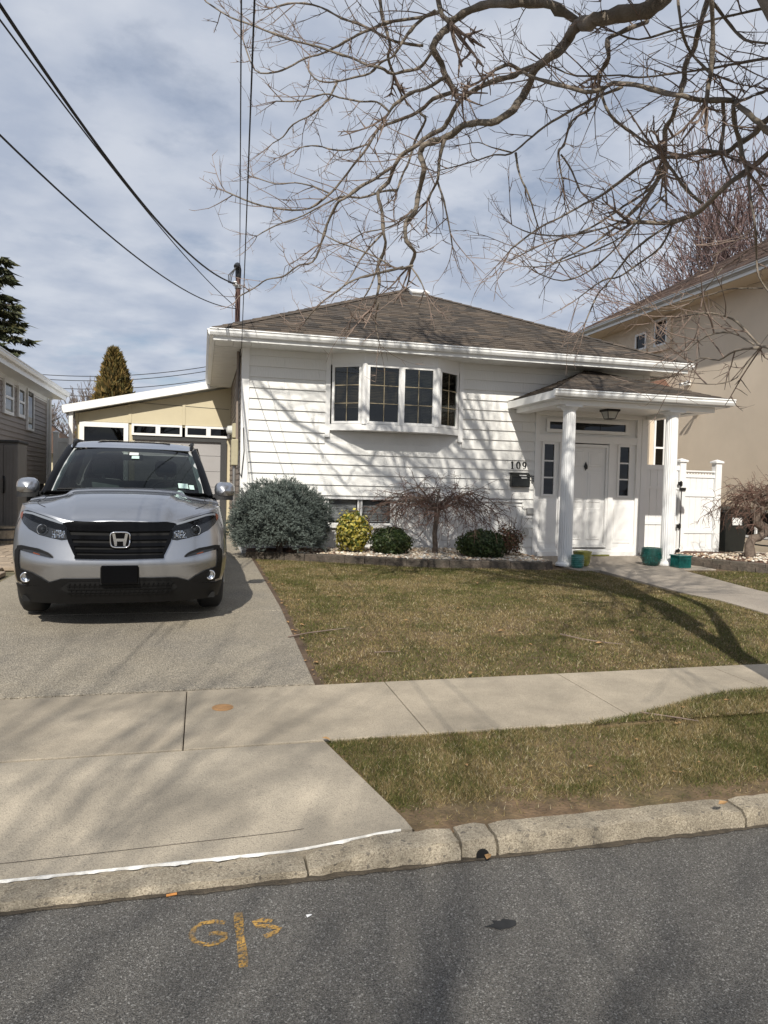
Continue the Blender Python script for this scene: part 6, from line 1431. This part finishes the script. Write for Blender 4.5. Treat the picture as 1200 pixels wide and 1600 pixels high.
for x0_, x1_ in ((-.72, -.30), (-.05, .55)): mb = MB().tube([tuple(np.array(wsp(x0_/.8, .035))+np.array((0, -.03, .02))), tuple(np.array(wsp(x1_/.8, .03))+np.array((0, -.035, .02)))], .011, 5); obj('wiper', mb, 'car_black', car)
# ---- front face pieces laid on the body surface
def strip(nm, xs, zl, zu, o_, m_, nx=24, nz=6, parent=car, mirror=False, thick=.012):
    outs = []
    for sgn in ((1, -1) if mirror else (1,)):
        mb = MB(); X = np.linspace(xs[0], xs[-1], nx); rws = []
        for j in range(nz+1):
            f = j/nz; rws.append([S(sgn*x, float(np.interp(x, xs, zl))*(1-f)+float(np.interp(x, xs, zu))*f, o_) for x in X])
        mb.grid(rws); n1 = nx; m1_ = nz+1
        ring = [(0, i) for i in range(n1)]+[(j, n1-1) for j in range(1, m1_)]+[(m1_-1, i) for i in range(n1-2, -1, -1)]+[(j, 0) for j in range(m1_-2, 0, -1)]; b0 = len(mb.v)
        for j, i in ring:
            v = np.array(mb.v[j*n1+i]); mb.v.append(tuple(v+np.array((0, max(thick, o_+.01), 0))))
        for k in range(len(ring)): j, i = ring[k]; j2, i2 = ring[(k+1) % len(ring)]; mb.f.append((j*n1+i, j2*n1+i2, b0+(k+1) % len(ring), b0+k))
        o2 = obj(nm, mb, m_, parent); fix_normals(o2); smooth_by_angle(o2, 40); outs.append(o2)
    return outs
strip('lower_bumper', [-.97, -.86, -.72, -.60, -.50, 0, .50, .60, .72, .86, .97], [.20]*11, [.345, .35, .365, .40, .43, .435, .43, .40, .365, .35, .345], .010, 'car_black', 60, 8)
low = strip('lower_grille', [-.52, -.44, 0, .44, .52], [.335, .285, .285, .285, .335], [.35, .405, .41, .405, .35], .014, 'car_void', 40, 4)[0]
for k in range(3): strip('grille_bar', [-.46, 0, .46], [.308+k*.03]*3, [.315+k*.03]*3, .020, 'car_black', 30, 1, low)
mb = MB()
for k in range(22):
    x = -.45+k*.9/21
    for j in range(3): mb.tube([S(x+(.02 if j % 2 else 0), .295+j*.034, .018), S(x+(.0 if j % 2 else .02), .295+(j+1)*.034, .018)], .004, 4)
obj('grille_mesh', mb, 'car_black', low)
grl = strip('grille', [-.475, -.40, -.36, 0, .36, .40, .475], [.84, .66, .612, .605, .612, .66, .84], [.895, .895, .895, .895, .895, .895, .895], .004, 'car_void', 50, 8)[0]
strip('grille_top', [-.50, -.44, 0, .44, .50], [.852, .835, .828, .835, .852], [.897, .905, .908, .905, .897], .026, 'piano_black', 44, 4, grl)
for z0_, z1_, w in ((.765, .800, .43), (.705, .735, .41), (.655, .68, .385)): strip('grille_slat', [-w, 0, w], [z0_, z0_-.004, z0_], [z1_, z1_-.004, z1_], .022, 'piano_black', 40, 3, grl)
strip('grille_base', [-.38, 0, .38], [.600, .594, .600], [.632, .628, .632], .022, 'piano_black', 40, 3, grl)
strip('grille_side', [.37, .40, .44, .475], [.605, .66, .74, .84], [.655, .74, .84, .872], .020, 'piano_black', 12, 3, grl, True)
# emblem: rounded chrome frame with a flared H
em = obj('emblem', MB().tube([np.array((0.0+.083*math.copysign(abs(math.cos(a))**.45, math.cos(a))*(1-.06*math.sin(a)*-1), -.008, .765+.066*math.copysign(abs(math.sin(a))**.45, math.sin(a)))) for a in np.linspace(0, 2*math.pi, 41)], .0065, 8), 'chrome', grl.parent, True)
mb = MB()
for s_ in (-1, 1): mb.extrude([(s_*.028, -.014, .712), (s_*.046, -.014, .712), (s_*.068, -.014, .820), (s_*.043, -.014, .820), (s_*.034, -.014, .77), (s_*.026, -.014, .765)], (0, .012, 0))
mb.extrude([(-.034, -.0145, .752), (.034, -.0145, .752), (.04, -.0145, .776), (-.04, -.0145, .776)], (0, .012, 0)); fix_normals(obj('emblem_letter', mb, 'chrome', em))
obj('emblem_back', MB().box(-.082, .082, -.004, .05, .70, .83), 'piano_black', em)
# headlights
HLx = [.455, .50, .60, .70, .80, .87, .93]; HLl = [.765, .760, .778, .800, .842, .888, .94]; HLu = [.855, .90, .935, .962, .985, 1.0, .985]
for sgn in (1, -1):
    hl = strip('headlight', [x*1 for x in HLx], HLl, HLu, .003, 'lamp_house', 26, 8)[0] if sgn == 1 else None
    if sgn == -1:
        mb = MB(); X = np.linspace(HLx[0], HLx[-1], 26); mb.grid([[S(-x, float(np.interp(x, HLx, HLl))*(1-j/8)+float(np.interp(x, HLx, HLu))*j/8, .003) for x in X] for j in range(9)]); hl = obj('headlight', mb, 'lamp_house', car, True); fix_normals(hl)
    def sp_(nm, xs, zl, zu, o_, m_, nx=14, nz=3):
        mb = MB(); X = np.linspace(xs[0], xs[-1], nx); mb.grid([[S(sgn*x, float(np.interp(x, xs, zl))*(1-j/nz)+float(np.interp(x, xs, zu))*j/nz, o_) for x in X] for j in range(nz+1)]); o2 = obj(nm, mb, m_, hl, True); fix_normals(o2)
    sp_('daytime_light', [.47, .60, .80, .90], [.875, .905, .962, .965], [.893, .928, .978, .985], .010, 'drl')
    sp_('eyebrow', [.45, .60, .80, .88], [.826, .858, .912, .945], [.876, .908, .962, .968], .012, 'piano_black')
    sp_('side_marker', [.90, .915, .93], [.915, .93, .948], [.98, .98, .97], .008, 'amber', 6)
    x_, z_, r_ = .672, .838, .046
    c_ = S(sgn*x_, z_, .010); arc = lambda a0, a1, rr_, n_=14: [(c_[0]+rr_*math.cos(a), c_[1]-.004+.35*(abs(c_[0]+rr_*math.cos(a))-abs(c_[0])), c_[2]+rr_*math.sin(a)) for a in np.linspace(a0, a1, n_)]
    obj('bezel_and_glint', MB().tube(arc(R(100), R(235), r_) if sgn < 0 else arc(R(-55), R(80), r_), .005, 6), 'chrome', hl, True)  # chrome arc shaped as the crescent highlight on the lamp ring
    obj('bezel_and_glint', MB().tube(arc(0, 2*math.pi, r_*.95, 25), .004, 6), 'lamp_house', hl, True)
    obj('projector', MB().lathe(c_, [(r_*.72, .004), (r_*.6, -.008), (r_*.35, -.016), (.001, -.018)], 20, 'y', cap=False), 'car_black', hl, True)
    obj('projector_lens', MB().lathe(c_, [(r_*.6, -.006), (r_*.45, -.016), (.001, -.024)], 20, 'y', cap=False), 'clear_lens', hl, True)
    mb = MB(); rf_ = random.Random(4)
    for k in range(42):
        x_ = .482+.016*(k % 7)+rf_.uniform(-.003, .003); z_ = .778+.011*(k//7)+.0
        if z_ > float(np.interp(x_, [.46, .60], [.83, .862])): continue
        p_ = S(sgn*x_, z_, .010); w_ = rf_.uniform(.003, .0075); t_ = rf_.uniform(-.004, .004)
        mb.add([(p_[0]-w_, p_[1]+t_, z_), (p_[0]+w_, p_[1]-t_, z_), (p_[0]+w_, p_[1]-t_+rf_.uniform(-.004, .004), z_+.009), (p_[0]-w_, p_[1]+t_+.002, z_+.009)], [(0,1,2,3)])
    obj('turn_facets', mb, 'chrome', hl)
    sp_('lens_cover', HLx, [z+.002 for z in HLl], [z-.002 for z in HLu], .030, 'clear_lens', 26, 8)
# fog lamp pods
for sgn in (1, -1):
    def sp2(nm, xs, zl, zu, o_, m_, nx=16, nz=3, parent=car):
        mb = MB(); X = np.linspace(xs[0], xs[-1], nx); mb.grid([[S(sgn*x, float(np.interp(x, xs, zl))*(1-j/nz)+float(np.interp(x, xs, zu))*j/nz, o_) for x in X] for j in range(nz+1)]); o2 = obj(nm, mb, m_, parent, True); fix_normals(o2); return o2
    pod = sp2('fog_pod', [.875, .90, .925], [.375, .375, .38], [.665, .675, .64], .008, 'car_black', 8, 6)
    sp2('pod_brow', [.565, .60, .70, .86, .90], [.605, .612, .635, .655, .66], [.618, .648, .682, .70, .69], .009, 'car_black', 16, 3, pod)
    sp2('pod_floor', [.62, .68, .76, .88], [.372, .366, .362, .36], [.395, .435, .475, .50], .009, 'car_black', 16, 3, pod)
    sp2('reflector', [.585, .64, .74, .83], [.606, .616, .636, .652], [.618, .640, .662, .668], .015, 'lamp_house', 12, 2, pod)
    sp2('reflector_strip', [.67, .70, .73], [.626, .632, .638], [.632, .640, .647], .018, 'amber', 8, 1, pod)
    c_ = S(sgn*.815, .43, .012); obj('fog_lamp', MB().lathe(c_, [(.044, .03), (.045, -.010), (.036, -.013), (.032, -.002), (.016, .002), (.001, .002)], 24, 'y', cap=False), 'chrome', pod, True)
    obj('fog_lens', MB().lathe(c_, [(.034, -.010), (.024, -.015), (.001, -.017)], 20, 'y', cap=False), 'clear_lens', pod, True)
pf = S(0, .47, .0)
pl_ = obj('licence_plate', MB().bbox(-.158, .158, pf[1]-.030, pf[1]-.008, .388, .545, .006), 'piano_black', car)
obj('plate_frame', MB().box(-.166, .166, pf[1]-.012, pf[1]+.03, .38, .553), 'car_black', pl_)
cg = G(-.7, 7.4)
car.scale = (.95, 1, 1.0); car.location = (-.675, 6.50, cg+.012); car.rotation_euler = (R(.4), 0, R(2.3))

# ------------------------------------------------------------------ small things
def flat_blob(c, r_, z, n_=18, sq=1): return MB().add([(c[0]+r_*math.cos(2*math.pi*k/n_), c[1]+sq*r_*math.sin(2*math.pi*k/n_), z) for k in range(n_)], [tuple(range(n_))])
c = Pz(348, 1106, .195); vc = thing('valve_cover', 'round rusty orange valve cover set in the sidewalk', 'cover', (c[0], c[1], G(*c[:2])))
obj('lid', MB().lathe((c[0], c[1], G(*c[:2])+.001), [(.058, 0), (.058, .006), (.045, .008), (.001, .008)], 24), 'orange_cap', vc); obj('ring', MB().lathe((c[0], c[1], G(*c[:2])), [(.060, 0), (.068, .004), (.068, .007), (.060, .007)], 24, cap=False), 'orange_cap', vc)
random.seed(12)
def leaf_obj(x, y, z, s, lab):
    a = random.random()*6.28; u = np.array((math.cos(a), math.sin(a), 0)); v_ = np.array((-u[1], u[0], 0)); c_ = np.array((x, y, z))
    pts = [c_-u*s, c_-u*.3*s+v_*s*.5+(0, 0, .3*s), c_+u*.4*s+v_*s*.42+(0, 0, .22*s), c_+u*s+(0, 0, .15*s), c_+u*.4*s-v_*s*.4+(0, 0, .3*s), c_-u*.3*s-v_*s*.5+(0, 0, .1*s)]
    o_ = obj('dry_leaf', MB().add([p for p in pts]+[c_+(0, 0, .05*s)], [(6,0,1), (6,1,2), (6,2,3), (6,3,4), (6,4,5), (6,5,0)]), 'dead_leaf', org=(x, y, z)); tag(o_, lab, 'leaf', 'scattered dry leaves')
for (pxx, pyy, zz) in ((1137, 1097, .2), (1067, 1108, .2), (762, 1343, .015), (735, 1054, .22), (1130, 1259, .14), (510, 1158, .19)):
    c = Pz(pxx, pyy, zz); leaf_obj(c[0], c[1], max(zz, G(*c[:2]))+.012, .03, 'curled dry leaf by the edge of pavement or curb')
for k in range(46):
    x = random.uniform(.9, 6.1); y = random.uniform(5.3, 10.4); leaf_obj(x, y, G(x, y)+.012, random.uniform(.015, .04), 'small dry leaf lying on the front lawn')
for k in range(30):
    y = random.uniform(5.2, 11.5); x = .84+random.uniform(-.03, .07); leaf_obj(x, y, G(x, y)+.01, random.uniform(.015, .03), 'small dry leaf along the driveway edge')
for k in range(14):
    x = random.uniform(1.0, 4.2); y = random.uniform(3.15, 3.9); leaf_obj(x, y, G(x, y)+.015, random.uniform(.008, .018), 'small dry leaf on the verge grass')
c = rp(268, 1400); tag(obj('cigarette_end', MB().tube([(c[0]-.02, c[1], .009), (c[0]+.02, c[1]+.006, .009)], .005, 8), 'butt', org=(*c, 0)), 'orange cigarette end on the road beside the gutter', 'litter')
c = rp(480, 1434); tag(obj('paper_scrap', MB().add([(c[0], c[1], .006), (c[0]+.02, c[1]+.004, .012), (c[0]+.017, c[1]+.018, .007), (c[0]-.003, c[1]+.012, .01)], [(0,1,2,3)]), 'paper', org=(*c, 0)), 'tiny white paper scrap on the road', 'litter')
def stick(pp, z, r_, lab):
    pts = [Pz(x, y, z) for x, y in pp]; pts = [(p[0], p[1], max(z, G(p[0], p[1]))+.018) for p in pts]; tag(obj('fallen_twig', MB().tube(pts, [r_]+[r_*.8]*(len(pts)-2)+[r_*.4], 5), 'twig', org=tuple(pts[0])), lab, 'twig', 'fallen twigs')
stick([(450, 1005), (480, 1000), (515, 996), (545, 993)], .24, .007, 'long fallen twig on the lawn near the driveway'); stick([(1000, 1117), (1035, 1122), (1062, 1126), (1092, 1131)], .19, .006, 'fallen twig at the sidewalk edge on the verge')
stick([(585, 1027), (600, 1026), (625, 1025)], .22, .005, 'short fallen twig in the middle of the lawn'); stick([(875, 998), (910, 1004), (945, 1008), (975, 1010)], .24, .006, 'fallen twig on the right of the lawn')
